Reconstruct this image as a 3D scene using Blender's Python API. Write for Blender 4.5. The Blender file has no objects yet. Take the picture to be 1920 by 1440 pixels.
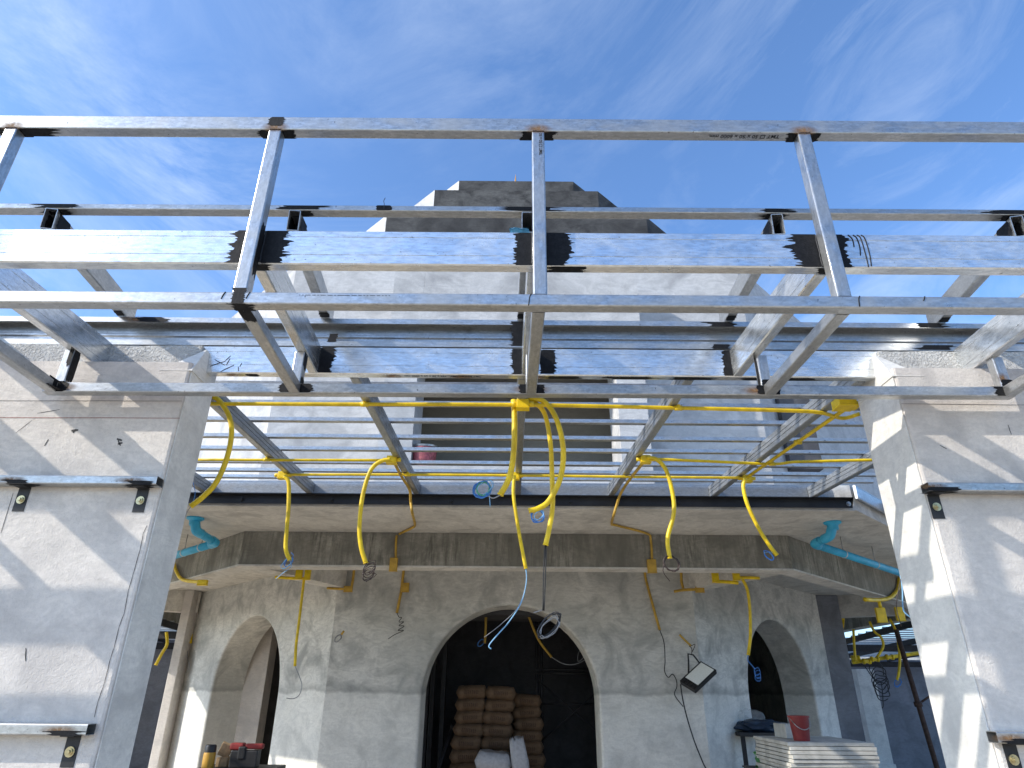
import bpy, bmesh, math, random
from mathutils import Vector, Matrix
rnd = random.Random(7)
scn = bpy.context.scene
COL = scn.collection

# ------------------------------------------------------------------ camera
FPX, PITCH, ROLL = 1215.0, math.radians(25.3), math.radians(0.45)
cF = Vector((0, math.cos(PITCH), math.sin(PITCH)))
_R0 = Vector((1, 0, 0)); _U0 = _R0.cross(cF)
cR = _R0*math.cos(ROLL) + _U0*math.sin(ROLL)
cU = _U0*math.cos(ROLL) - _R0*math.sin(ROLL)
cam_d = bpy.data.cameras.new('camera'); cam = bpy.data.objects.new('camera', cam_d); COL.objects.link(cam)
cam.matrix_world = Matrix(((cR.x, cU.x, -cF.x, 0), (cR.y, cU.y, -cF.y, 0), (cR.z, cU.z, -cF.z, 0), (0, 0, 0, 1)))
cam_d.sensor_width = 36; cam_d.lens = 36*FPX/1920; cam_d.clip_start = 0.05; cam_d.clip_end = 3000
scn.camera = cam
GZ = -1.6                                   # ground level, the eye is 1.6 m above it

# ------------------------------------------------------------------ sky and sun
SUN = Vector((1.43, 0.617, -1.0)).normalized()      # direction the light travels
sun_el = math.asin(-SUN.z); sun_az = math.atan2(-SUN.x, -SUN.y)
world = bpy.data.worlds.new('World'); scn.world = world; world.use_nodes = True
wn = world.node_tree.nodes; wl = world.node_tree.links; wn.clear()
w_out = wn.new('ShaderNodeOutputWorld'); w_bg = wn.new('ShaderNodeBackground')
sky = wn.new('ShaderNodeTexSky'); sky.sky_type = 'NISHITA'; sky.sun_disc = False
sky.sun_elevation = sun_el; sky.sun_rotation = sun_az
sky.air_density = 1.0; sky.dust_density = 1.6; sky.ozone_density = 5.0; sky.altitude = 100
w_bg.inputs['Strength'].default_value = 0.142
tc = wn.new('ShaderNodeTexCoord'); sep = wn.new('ShaderNodeSeparateXYZ'); wl.new(tc.outputs['Generated'], sep.inputs[0])
mx = wn.new('ShaderNodeMath'); mx.operation = 'MAXIMUM'; mx.inputs[1].default_value = 0.06; wl.new(sep.outputs['Z'], mx.inputs[0])
dv = wn.new('ShaderNodeVectorMath'); dv.operation = 'DIVIDE'
cz = wn.new('ShaderNodeCombineXYZ')
for k in range(3): wl.new(mx.outputs[0], cz.inputs[k])
wl.new(tc.outputs['Generated'], dv.inputs[0]); wl.new(cz.outputs[0], dv.inputs[1])
mp = wn.new('ShaderNodeMapping'); mp.inputs['Scale'].default_value = (1.0, 0.75, 0.0); mp.inputs['Rotation'].default_value = (0, 0, math.radians(35))
mp.inputs['Location'].default_value = (4.7, 6.6, 0)
wl.new(dv.outputs[0], mp.inputs['Vector'])
def wnoise(scale, detail, rough, dist):
    n = wn.new('ShaderNodeTexNoise'); n.inputs['Scale'].default_value = scale; n.inputs['Detail'].default_value = detail
    n.inputs['Roughness'].default_value = rough; n.inputs['Distortion'].default_value = dist
    wl.new(mp.outputs[0], n.inputs['Vector']); return n
n1 = wnoise(1.5, 12, 0.68, 1.6); n2 = wnoise(0.75, 5, 0.55, 0.6)
r1 = wn.new('ShaderNodeValToRGB'); r1.color_ramp.elements[0].position = 0.44; r1.color_ramp.elements[1].position = 0.72
r2 = wn.new('ShaderNodeValToRGB'); r2.color_ramp.elements[0].position = 0.36; r2.color_ramp.elements[1].position = 0.66
wl.new(n1.outputs[0], r1.inputs[0]); wl.new(n2.outputs[0], r2.inputs[0])
mm = wn.new('ShaderNodeMath'); mm.operation = 'MULTIPLY'; wl.new(r1.outputs[0], mm.inputs[0]); wl.new(r2.outputs[0], mm.inputs[1])
m3 = wn.new('ShaderNodeMath'); m3.operation = 'MULTIPLY'; m3.inputs[1].default_value = 0.55; wl.new(mm.outputs[0], m3.inputs[0])
tint = wn.new('ShaderNodeMix'); tint.data_type = 'RGBA'; tint.blend_type = 'MULTIPLY'; tint.inputs[0].default_value = 1.0
wl.new(sky.outputs[0], tint.inputs[6]); tint.inputs[7].default_value = (0.86, 0.985, 1.08, 1)
wmix = wn.new('ShaderNodeMix'); wmix.data_type = 'RGBA'
wl.new(m3.outputs[0], wmix.inputs[0]); wl.new(tint.outputs[2], wmix.inputs[6]); wmix.inputs[7].default_value = (3.3, 3.8, 4.5, 1)
wl.new(wmix.outputs[2], w_bg.inputs['Color']); wl.new(w_bg.outputs[0], w_out.inputs[0])

sd = bpy.data.lights.new('sun', 'SUN'); sd.energy = 2.3; sd.angle = math.radians(0.55); sd.color = (1.0, 0.93, 0.82)
sun = bpy.data.objects.new('sun', sd); COL.objects.link(sun)
sun.rotation_euler = SUN.to_track_quat('-Z', 'Y').to_euler(); sun.location = (-20, -10, 30)

scn.view_settings.view_transform = 'Standard'; scn.view_settings.look = 'None'
scn.view_settings.gamma = 1.0; scn.view_settings.exposure = 1.08; scn.view_settings.use_curve_mapping = False

# ------------------------------------------------------------------ pixel helpers (photo pixels, 1920 x 1440)
def ray(x, y): return cF*FPX + cR*(x-960) + cU*(720-y)
def atY(x, y, Y): d = ray(x, y); return d*(Y/d.y)
def atZ(x, y, Z): d = ray(x, y); return d*(Z/d.z)
def onP(x, y, P0, n):
    d = ray(x, y); return d*(Vector(P0).dot(Vector(n))/d.dot(Vector(n)))

# ------------------------------------------------------------------ materials
def nm(name):
    m = bpy.data.materials.new(name); m.use_nodes = True
    return m, m.node_tree.nodes, m.node_tree.links, m.node_tree.nodes['Principled BSDF']
def noise(N, L, vec, scale, detail=4, rough=0.55, dist=0.0):
    n = N.new('ShaderNodeTexNoise'); n.inputs['Scale'].default_value = scale; n.inputs['Detail'].default_value = detail
    n.inputs['Roughness'].default_value = rough; n.inputs['Distortion'].default_value = dist
    if vec is not None: L.new(vec, n.inputs['Vector'])
    return n.outputs[0]
def coords(N, L, scale=(1, 1, 1), kind='Object', rot=(0, 0, 0), loc=(0, 0, 0)):
    t = N.new('ShaderNodeTexCoord'); m = N.new('ShaderNodeMapping')
    m.inputs['Scale'].default_value = scale; m.inputs['Rotation'].default_value = rot; m.inputs['Location'].default_value = loc
    L.new(t.outputs[kind], m.inputs['Vector']); return m.outputs[0]
def ramp(N, L, v, stops):
    r = N.new('ShaderNodeValToRGB'); e = r.color_ramp.elements
    e[0].position, e[1].position = stops[0][0], stops[-1][0]
    def c(x): return (x, x, x, 1) if not isinstance(x, (tuple, list)) else (*x, 1)
    e[0].color, e[1].color = c(stops[0][1]), c(stops[-1][1])
    for p, x in stops[1:-1]:
        k = e.new(p); k.color = c(x)
    L.new(v, r.inputs[0]); return r.outputs[0]
def mix(N, L, f, a, b, mode='MIX'):
    m = N.new('ShaderNodeMix'); m.data_type = 'RGBA'; m.blend_type = mode
    for i, x in ((0, f), (6, a), (7, b)):
        if hasattr(x, 'is_output'): L.new(x, m.inputs[i])
        elif i == 0: m.inputs[0].default_value = x
        else: m.inputs[i].default_value = (x, x, x, 1) if not isinstance(x, (tuple, list)) else (*x, 1)
    return m.outputs[2]
def bump(N, L, B, h, strength, dist=0.01, prev=None):
    b = N.new('ShaderNodeBump'); b.inputs['Strength'].default_value = strength; b.inputs['Distance'].default_value = dist
    L.new(h, b.inputs['Height'])
    if prev is not None: L.new(prev, b.inputs['Normal'])
    L.new(b.outputs[0], B.inputs['Normal']); return b.outputs[0]

def plaster(name, light, dark, stain, k=1.0, grain=1.0, seed=0.0, streak=0.0, spec=0.25, seam=None):
    m, N, L, B = nm(name)
    v = coords(N, L, loc=(seed, seed*1.7, seed*0.6))
    big = noise(N, L, v, 0.9*k, 8, 0.62, 0.6)
    mid = noise(N, L, v, 3.2*k, 7, 0.6, 0.8)
    col = mix(N, L, ramp(N, L, big, ((0.33, 0.0), (0.66, 1.0))), dark, light)
    col = mix(N, L, ramp(N, L, mid, ((0.47, 0.0), (0.68, 0.85))), col, stain)
    pale = noise(N, L, coords(N, L, loc=(seed+9, 3, 4)), 1.7*k, 6, 0.55, 1.2)
    col = mix(N, L, ramp(N, L, pale, ((0.56, 0.0), (0.74, 0.45))), col, tuple(min(1, x*1.22) for x in light))
    # trowel sweeps
    tw = noise(N, L, coords(N, L, scale=(1, 1, 2.6), rot=(0.3, 0.5, 0.2), loc=(seed, 5, 1)), 6.0*k, 5, 0.6, 2.4)
    col = mix(N, L, ramp(N, L, tw, ((0.33, 0.40), (0.58, 0.0))), col, stain)
    if streak > 0:
        st = noise(N, L, coords(N, L, scale=(1, 1, 0.10), loc=(seed, 2, 0)), 17, 9, 0.78, 0.35)
        wide = noise(N, L, coords(N, L, scale=(1, 1, 0.30), loc=(seed+3, 2, 0)), 2.6, 6, 0.65, 0.4)
        msk = ramp(N, L, wide, ((0.42, 0.15), (0.60, 1.0)))
        dk = mix(N, L, msk, (0, 0, 0), ramp(N, L, st, ((0.36, streak*1.4), (0.54, 0.0))))
        col = mix(N, L, dk, col, tuple(x*0.40 for x in dark))
        col = mix(N, L, ramp(N, L, st, ((0.66, 0.0), (0.72, streak*1.1))), col, tuple(min(1, x*1.45) for x in light))
        col = mix(N, L, ramp(N, L, wide, ((0.36, streak*1.1), (0.58, 0.0))), col, tuple(x*0.55 for x in dark))
    if seam is not None:      # edge of an older coat of plaster, a wavy dark line with a paler coat below
        sp_ = N.new('ShaderNodeSeparateXYZ'); L.new(coords(N, L), sp_.inputs[0])
        wob = noise(N, L, coords(N, L, scale=(1, 1, 0.3)), 1.6, 5, 0.6); ad = N.new('ShaderNodeMath'); ad.operation = 'MULTIPLY_ADD'
        ad.inputs[1].default_value = 0.16; L.new(wob, ad.inputs[0]); L.new(sp_.outputs['Z'], ad.inputs[2])
        e0 = (seam+0.08+2)/4
        sb_ = N.new('ShaderNodeMath'); sb_.operation = 'MULTIPLY_ADD'; sb_.inputs[1].default_value = 0.25; sb_.inputs[2].default_value = 0.5; L.new(ad.outputs[0], sb_.inputs[0])
        col = mix(N, L, ramp(N, L, sb_.outputs[0], ((e0-0.004, 0.30), (e0+0.002, 0.0))), col, tuple(min(1, x*1.15) for x in light))
        col = mix(N, L, ramp(N, L, sb_.outputs[0], ((e0-0.004, 0.0), (e0+0.002, 0.5), (e0+0.022, 0.0))), col, tuple(x*0.8 for x in stain))
    fine = noise(N, L, v, 55, 3, 0.7)
    col = mix(N, L, ramp(N, L, fine, ((0.35, 0.16), (0.62, 0.0))), col, tuple(x*0.55 for x in dark))
    L.new(col, B.inputs['Base Color']); B.inputs['Roughness'].default_value = 0.88
    B.inputs['Specular IOR Level'].default_value = spec
    b = bump(N, L, B, noise(N, L, v, 150, 3, 0.7), 0.75*grain, 0.005)
    b = bump(N, L, B, tw, 0.22*grain, 0.010, b)
    bump(N, L, B, noise(N, L, v, 30, 4, 0.6, 0.5), 0.22*grain, 0.008, b)
    return m
M = {}
M['wall'] = plaster('pillar_plaster', (0.767, 0.711, 0.649), (0.588, 0.547, 0.509), (0.474, 0.444, 0.419), 1.0, 1.0, 0.0)
M['corner'] = plaster('pillar_edge_plaster', (0.754, 0.733, 0.684), (0.619, 0.607, 0.57), (0.484, 0.475, 0.456), 1.3, 0.6, 4.0)
M['stucco'] = plaster('rough_stucco', (0.69, 0.673, 0.632), (0.552, 0.54, 0.517), (0.46, 0.448, 0.425), 2.0, 1.0, 2.0)
M['room'] = plaster('arch_wall_plaster', (0.8, 0.785, 0.735), (0.52, 0.52, 0.49), (0.3, 0.305, 0.295), 0.8, 0.6, 11.0, seam=-0.03)
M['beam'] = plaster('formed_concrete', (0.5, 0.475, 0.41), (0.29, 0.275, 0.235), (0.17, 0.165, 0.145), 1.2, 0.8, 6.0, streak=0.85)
M['soffit'] = plaster('cast_soffit', (0.742, 0.713, 0.655), (0.594, 0.57, 0.523), (0.416, 0.397, 0.367), 1.5, 0.6, 8.0)
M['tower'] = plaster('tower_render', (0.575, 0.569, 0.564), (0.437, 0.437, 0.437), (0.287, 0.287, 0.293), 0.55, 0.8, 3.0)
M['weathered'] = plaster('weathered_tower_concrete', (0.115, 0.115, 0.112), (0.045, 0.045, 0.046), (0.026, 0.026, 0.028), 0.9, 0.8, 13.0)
M['dark_room'] = plaster('shade_inner_wall', (0.11, 0.108, 0.114), (0.077, 0.077, 0.084), (0.055, 0.055, 0.059), 1.0, 0.7, 17.0)  # dark colour stands in for the shade indoors
M['khaki'] = plaster('upper_room_wall', (0.359, 0.329, 0.276), (0.299, 0.276, 0.232), (0.254, 0.232, 0.194), 0.5, 0.4, 19.0)
M['shade_blue'] = plaster('shade_blue_render', (0.25, 0.26, 0.29), (0.19, 0.20, 0.225), (0.14, 0.145, 0.165), 0.8, 0.6, 29.0)  # shade of the court walls put into a dark blue-grey colour
M['ground'] = plaster('site_ground', (0.626, 0.529, 0.4), (0.508, 0.427, 0.313), (0.41, 0.346, 0.259), 0.3, 1.0, 23.0)

def stucco_bump():
    m = M['stucco']; N, L = m.node_tree.nodes, m.node_tree.links; B = N['Principled BSDF']
    v = coords(N, L)
    bump(N, L, B, ramp(N, L, noise(N, L, v, 75, 3, 0.6, 0.4), ((0.40, 0.0), (0.64, 1.0))), 0.8, 0.012)
stucco_bump()

def galv(name, base=(0.66, 0.69, 0.72), metal=0.78, rough=0.36, seed=0.0, blot=0.6):
    m, N, L, B = nm(name)
    st = noise(N, L, coords(N, L, scale=(0.25, 1, 1), loc=(seed, 0, 0)), 90, 4, 0.6)
    bl = noise(N, L, coords(N, L, scale=(0.6, 1, 1), loc=(seed, 3, 0)), 9, 6, 0.65, 0.8)
    dirt = noise(N, L, coords(N, L, scale=(0.4, 1.5, 1.5), loc=(seed, 7, 0)), 14, 7, 0.7, 1.0)
    sp = noise(N, L, coords(N, L, loc=(seed, 1, 8)), 75, 2, 0.5)
    col = mix(N, L, ramp(N, L, st, ((0.35, 0.0), (0.65, 1.0))), tuple(x*0.72 for x in base), base)
    vo = N.new('ShaderNodeTexVoronoi'); vo.inputs['Scale'].default_value = 130; L.new(coords(N, L, scale=(0.7, 1, 1)), vo.inputs['Vector'])
    bw = N.new('ShaderNodeSeparateXYZ'); L.new(vo.outputs['Color'], bw.inputs[0])
    col = mix(N, L, 0.16, col, ramp(N, L, bw.outputs[0], ((0.0, 0.1), (1.0, 0.9))), 'OVERLAY')
    col = mix(N, L, ramp(N, L, bl, ((0.38, blot), (0.62, 0.0))), col, tuple(x*0.66 for x in base))
    col = mix(N, L, ramp(N, L, dirt, ((0.66, 0.0), (0.78, blot*0.7))), col, (0.20, 0.185, 0.165))
    col = mix(N, L, ramp(N, L, sp, ((0.70, 0.0), (0.74, 0.8))), col, (0.13, 0.125, 0.12))
    L.new(col, B.inputs['Base Color'])
    mt = ramp(N, L, bl, ((0.35, metal*0.75), (0.6, metal))); L.new(mt, B.inputs['Metallic'])
    rg = ramp(N, L, bl, ((0.3, rough+0.16*blot), (0.7, rough-0.03))); L.new(rg, B.inputs['Roughness'])
    b = bump(N, L, B, st, 0.10, 0.002)
    bump(N, L, B, noise(N, L, coords(N, L, scale=(0.5, 1, 1)), 7, 3, 0.5), 0.035, 0.01, b)
    return m
M['galv'] = galv('galvanised_steel', (0.54, 0.545, 0.545), 0.90, 0.30)
M['galv2'] = galv('galvanised_channel', (0.86, 0.88, 0.89), 0.93, 0.21, 5.0, 0.35)
M['galv3'] = galv('galvanised_joist', (0.46, 0.48, 0.50), 0.85, 0.36, 9.0)

def simple(name, col, rough=0.5, metal=0.0, var=0.25, scale=12, bmp=0.0, spec=0.5, trans=0.0):
    m, N, L, B = nm(name)
    v = coords(N, L)
    n = noise(N, L, v, scale, 5, 0.6, 0.4)
    c = mix(N, L, ramp(N, L, n, ((0.35, 1.0), (0.65, 0.0))), col, tuple(x*(1-var) for x in col))
    L.new(c, B.inputs['Base Color']); B.inputs['Roughness'].default_value = rough; B.inputs['Metallic'].default_value = metal
    B.inputs['Specular IOR Level'].default_value = spec; B.inputs['Transmission Weight'].default_value = trans
    if bmp: bump(N, L, B, noise(N, L, v, scale*4, 4, 0.6), bmp, 0.004)
    return m
def paint():
    m, N, L, B = nm('black_primer')
    n = noise(N, L, coords(N, L, scale=(1, 1, 1)), 60, 5, 0.7, 0.8)
    L.new(ramp(N, L, n, ((0.4, (0.005, 0.005, 0.006)), (0.75, (0.016, 0.016, 0.018)))), B.inputs['Base Color'])
    B.inputs['Roughness'].default_value = 0.6; B.inputs['Specular IOR Level'].default_value = 0.18
    bump(N, L, B, n, 0.5, 0.003); return m
M['paint'] = paint()
M['yellow'] = simple('yellow_conduit', (0.90, 0.635, 0.012), 0.42, 0, 0.35, 9)
M['yellow_old'] = simple('faded_yellow_conduit', (0.60, 0.37, 0.05), 0.55, 0, 0.4, 9)
M['blue'] = simple('blue_pvc_pipe', (0.045, 0.46, 0.74), 0.42, 0, 0.25, 6)
M['clip'] = simple('pale_pipe_clip', (0.55, 0.62, 0.66), 0.5)
M['wire_blue'] = simple('blue_wire', (0.05, 0.22, 0.62), 0.45, 0, 0.2, 20)
M['wire_pale'] = simple('pale_blue_wire', (0.25, 0.52, 0.80), 0.45, 0, 0.2, 20)
M['wire_green'] = simple('green_wire', (0.10, 0.36, 0.22), 0.45, 0, 0.2, 20)
M['wire_brown'] = simple('brown_wire', (0.055, 0.035, 0.03), 0.5, 0, 0.3, 20)
M['wire_black'] = simple('black_wire', (0.018, 0.018, 0.02), 0.5, 0, 0.3, 20)
M['wire_grey'] = simple('grey_wire', (0.30, 0.31, 0.33), 0.5, 0, 0.3, 20)
M['black_steel'] = simple('black_primed_angle', (0.02, 0.02, 0.022), 0.55, 0.1, 0.5, 8, 0.3)
M['bolt'] = simple('zinc_bolt', (0.62, 0.52, 0.30), 0.32, 0.9, 0.3, 60)
M['bolt_grey'] = simple('grey_bolt', (0.5, 0.5, 0.5), 0.4, 0.8, 0.3, 60)
M['ink'] = simple('print_ink', (0.03, 0.035, 0.045), 0.7, 0, 0.3, 90)
M['chalk'] = simple('red_chalk', (0.38, 0.17, 0.14), 0.9, 0, 0.4, 60)
M['scratch'] = simple('dark_scratch', (0.10, 0.098, 0.095), 0.9, 0, 0.4, 60)
M['gold'] = simple('gilded_finial', (0.70, 0.33, 0.06), 0.35, 0.6, 0.2, 10)
M['lamp_black'] = simple('black_lamp_housing', (0.022, 0.022, 0.024), 0.45, 0, 0.4, 30)
M['white_bag'] = simple('white_woven_bag', (0.42, 0.42, 0.44), 0.6, 0, 0.2, 30, 0.4)
M['red'] = simple('red_plastic', (0.26, 0.022, 0.022), 0.55, 0, 0.35, 8)
M['red_dusty'] = simple('dusty_red_tin', (0.42, 0.10, 0.115), 0.6, 0, 0.6, 40)
M['board'] = simple('white_foam_board', (0.55, 0.54, 0.50), 0.85, 0, 0.35, 7, 0.4)
M['wood'] = simple('bare_timber', (0.48, 0.33, 0.18), 0.7, 0, 0.4, 20, 0.3)
M['rust'] = simple('rusty_steel', (0.085, 0.05, 0.038), 0.8, 0.2, 0.5, 25, 0.4)
M['scaf'] = simple('dark_scaffold_steel', (0.035, 0.035, 0.038), 0.6, 0.4, 0.4, 12)
M['tarp'] = simple('dark_blue_tarp', (0.02, 0.045, 0.09), 0.5, 0, 0.4, 8, 0.5)
M['green'] = simple('green_plastic_bag', (0.05, 0.22, 0.06), 0.45, 0, 0.4, 10, 0.4)
M['amber'] = simple('amber_label', (0.62, 0.34, 0.04), 0.5)
M['foil'] = simple('foil_roof_sheet', (0.62, 0.66, 0.72), 0.35, 0.6, 0.4, 9, 0.6)
M['film'] = simple('blue_film', (0.12, 0.42, 0.68), 0.3, 0, 0.5, 40, 0.5)
M['plaster_lump'] = M['stucco']

def stain_mat():
    m, N, L, B = nm('rust_bloom')
    n = noise(N, L, coords(N, L), 38, 6, 0.7, 0.6)
    L.new(ramp(N, L, n, ((0.35, (0.30, 0.17, 0.07)), (0.7, (0.12, 0.06, 0.03)))), B.inputs['Base Color'])
    B.inputs['Roughness'].default_value = 0.9
    t = N.new('ShaderNodeTexCoord'); g = N.new('ShaderNodeTexGradient'); g.gradient_type = 'SPHERICAL'
    mpn = N.new('ShaderNodeMapping'); mpn.inputs['Location'].default_value = (-1, -1, 0); mpn.inputs['Scale'].default_value = (2, 2, 1)
    L.new(t.outputs['UV'], mpn.inputs[0]); L.new(mpn.outputs[0], g.inputs[0])
    mu = N.new('ShaderNodeMath'); mu.operation = 'MULTIPLY'; L.new(g.outputs[1], mu.inputs[0])
    L.new(ramp(N, L, n, ((0.30, 0.1), (0.52, 1.0))), mu.inputs[1])
    L.new(mu.outputs[0], B.inputs['Alpha']); return m
M['stain'] = stain_mat()
def bag_mat():
    m, N, L, B = nm('brown_paper_sack')
    v = coords(N, L); n = noise(N, L, v, 9, 6, 0.6, 0.5)
    c = mix(N, L, ramp(N, L, n, ((0.35, 0.0), (0.68, 1.0))), (0.12, 0.072, 0.038), (0.19, 0.12, 0.07))
    # a smudged row of printed letters across the end of the sack (flat print)
    w = N.new('ShaderNodeTexWave'); w.inputs['Scale'].default_value = 14; w.inputs['Distortion'].default_value = 5; w.inputs['Detail'].default_value = 3
    w.inputs['Detail Scale'].default_value = 4; L.new(v, w.inputs['Vector'])
    s = N.new('ShaderNodeSeparateXYZ'); L.new(v, s.inputs[0])
    def band(o, half):
        a = N.new('ShaderNodeMath'); a.operation = 'ABSOLUTE'; L.new(o, a.inputs[0])
        l = N.new('ShaderNodeMath'); l.operation = 'LESS_THAN'; l.inputs[1].default_value = half; L.new(a.outputs[0], l.inputs[0]); return l.outputs[0]
    q = N.new('ShaderNodeMath'); q.operation = 'MULTIPLY'; L.new(band(s.outputs['X'], 0.085), q.inputs[0]); L.new(band(s.outputs['Z'], 0.022), q.inputs[1])
    q2 = N.new('ShaderNodeMath'); q2.operation = 'MULTIPLY'; L.new(q.outputs[0], q2.inputs[0])
    L.new(ramp(N, L, w.outputs[1], ((0.45, 0.0), (0.6, 0.75))), q2.inputs[1])
    c = mix(N, L, q2.outputs[0], c, (0.05, 0.025, 0.018))
    L.new(c, B.inputs['Base Color']); B.inputs['Roughness'].default_value = 0.85
    bump(N, L, B, noise(N, L, v, 22, 5, 0.6, 1.0), 0.5, 0.02); return m
M['sack'] = bag_mat()
def led_mat():
    m, N, L, B = nm('floodlight_glass')
    w = N.new('ShaderNodeTexBrick'); w.inputs['Scale'].default_value = 38; w.inputs['Mortar Size'].default_value = 0.03
    w.inputs['Color1'].default_value = (0.86, 0.87, 0.80, 1); w.inputs['Color2'].default_value = (0.78, 0.79, 0.72, 1); w.inputs['Mortar'].default_value = (0.88, 0.89, 0.84, 1)
    L.new(coords(N, L), w.inputs['Vector']); L.new(w.outputs[0], B.inputs['Base Color']); B.inputs['Roughness'].default_value = 0.12; return m
M['led'] = led_mat()
def film_mat():
    m, N, L, B = nm('clear_plastic_sheet'); B.inputs['Base Color'].default_value = (0.7, 0.74, 0.78, 1)
    B.inputs['Roughness'].default_value = 0.25; B.inputs['Alpha'].default_value = 0.2
    bump(N, L, B, noise(N, L, coords(N, L), 14, 5, 0.6, 1), 0.8, 0.03); return m
M['clear'] = film_mat()

# ------------------------------------------------------------------ object helpers
WM = {}
def link(o, parent=None, world_m=None):
    Mw = world_m if world_m is not None else Matrix.Identity(4)
    COL.objects.link(o)
    if parent is not None:
        o.parent = parent; o.matrix_parent_inverse = WM[parent.name].inverted()
    o.matrix_basis = Mw; WM[o.name] = Mw
    return o
def thing(name, label, cat, loc=(0, 0, 0), group=None):
    o = bpy.data.objects.new(name, None); o.empty_display_size = 0.1
    link(o, None, Matrix.Translation(Vector(loc)))
    return tag(o, label, cat, group)
def tag(o, label, cat, group=None):
    o['label'] = label; o['category'] = cat
    if group: o['group'] = group
    return o
def obj(name, verts, faces, mat, parent=None, wm=None, smooth=False, bev=0.0, seg=2, uvs=None):
    me = bpy.data.meshes.new(name); me.from_pydata([tuple(v) for v in verts], [], faces)
    bm = bmesh.new(); bm.from_mesh(me); bmesh.ops.recalc_face_normals(bm, faces=bm.faces)
    if bev > 0:
        bmesh.ops.bevel(bm, geom=list(bm.edges), offset=bev, segments=seg, profile=0.6, affect='EDGES', clamp_overlap=True)
    bm.to_mesh(me); bm.free()
    if smooth:
        for p in me.polygons: p.use_smooth = True
    if uvs is not None:
        u = me.uv_layers.new(name='UVMap')
        for p in me.polygons:
            for li in p.loop_indices: u.data[li].uv = uvs[me.loops[li].vertex_index]
    me.materials.append(M[mat] if isinstance(mat, str) else mat)
    return link(bpy.data.objects.new(name, me), parent, wm)
def same(o, parent, wm, name=None):
    """another piece with the same mesh data"""
    return link(bpy.data.objects.new(name or o.name.split('.')[0], o.data), parent, wm)
def frame(p0, p1, up=(0, 0, 1)):
    x = (Vector(p1)-Vector(p0)); ln = x.length; x = x.normalized(); up = Vector(up)
    z = (up - x*up.dot(x)).normalized(); y = z.cross(x)
    c = (Vector(p0)+Vector(p1))/2
    return Matrix(((x.x, y.x, z.x, c.x), (x.y, y.y, z.y, c.y), (x.z, y.z, z.z, c.z), (0, 0, 0, 1))), ln
def prism(name, prof, p0, p1, mat, parent=None, up=(0, 0, 1), bev=0.0):
    """closed profile (local y, z) drawn from p0 to p1; local x runs along it"""
    wm, ln = frame(p0, p1, up); n = len(prof); h = ln/2
    v = [(-h, a, b) for a, b in prof] + [(h, a, b) for a, b in prof]
    f = [tuple(range(n)), tuple(range(n, 2*n))] + [(i, (i+1) % n, n+(i+1) % n, n+i) for i in range(n)]
    return obj(name, v, f, mat, parent, wm, bev=bev)
def rrect(w, h, r, k=3):
    pts = []
    for cx, cy, a0 in ((w/2-r, h/2-r, 0), (-w/2+r, h/2-r, 90), (-w/2+r, -h/2+r, 180), (w/2-r, -h/2+r, 270)):
        for i in range(k):
            a = math.radians(a0+90*i/(k-1)); pts.append((cx+r*math.cos(a), cy+r*math.sin(a)))
    return pts
def tube(name, p0, p1, w, h, mat, parent=None, up=(0, 0, 1), wall=0.0025, r=0.005):
    """hollow square tube with rounded corners and open ends"""
    wm, ln = frame(p0, p1, up); hl = ln/2
    o = rrect(w, h, r); i_ = rrect(w-2*wall, h-2*wall, max(r-wall, 0.001)); n = len(o)
    v = [(-hl, *p) for p in o] + [(hl, *p) for p in o] + [(-hl, *p) for p in i_] + [(hl, *p) for p in i_]
    f = []
    for k in range(n):
        j = (k+1) % n
        f += [(k, j, n+j, n+k), (2*n+k, 3*n+k, 3*n+j, 2*n+j), (k, 2*n+k, 2*n+j, j), (n+k, n+j, 3*n+j, 3*n+k)]
    return obj(name, v, f, mat, parent, wm)
def grooved(w, h, lines, d=0.0022, g=0.0016, r=0.005):
    """solid rolled section w (y) by h (z) with shallow seam grooves on both tall faces"""
    L = [(-w/2+r, -h/2)]; pts = [(-w/2+r, -h/2), (w/2-r, -h/2), (w/2, -h/2+r)]
    for t in sorted(lines):
        z = -h/2+t*h; pts += [(w/2, z-g), (w/2-d, z-g*0.6), (w/2-d, z+g*0.6), (w/2, z+g)]
    pts += [(w/2, h/2-r), (w/2-r, h/2), (-w/2+r, h/2), (-w/2, h/2-r)]
    for t in sorted(lines, reverse=True):
        z = -h/2+t*h; pts += [(-w/2, z+g), (-w/2+d, z+g*0.6), (-w/2+d, z-g*0.6), (-w/2, z-g)]
    pts += [(-w/2, -h/2+r)]
    return pts
def lipped(w, h, lip, t=0.003):
    """lipped C section, open towards local -y"""
    return [(-w/2, h/2), (-w/2, h/2-lip), (-w/2+t, h/2-lip), (-w/2+t, h/2-t), (w/2-t, h/2-t), (w/2-t, 0.012), (w/2-t-0.008, 0.005), (w/2-t-0.008, -0.005), (w/2-t, -0.012),
            (w/2-t, -h/2+t), (-w/2+t, -h/2+t), (-w/2+t, -h/2+lip), (-w/2, -h/2+lip), (-w/2, -h/2), (w/2, -h/2), (w/2, h/2)]
def box(name, lo, hi, mat, parent=None, bev=0.0, wm=None, seg=2):
    x0, y0, z0 = lo; x1, y1, z1 = hi
    v = [(x0, y0, z0), (x1, y0, z0), (x1, y1, z0), (x0, y1, z0), (x0, y0, z1), (x1, y0, z1), (x1, y1, z1), (x0, y1, z1)]
    f = [(0, 3, 2, 1), (4, 5, 6, 7), (0, 1, 5, 4), (1, 2, 6, 5), (2, 3, 7, 6), (3, 0, 4, 7)]
    return obj(name, v, f, mat, parent, wm, bev=bev, seg=seg)
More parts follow.
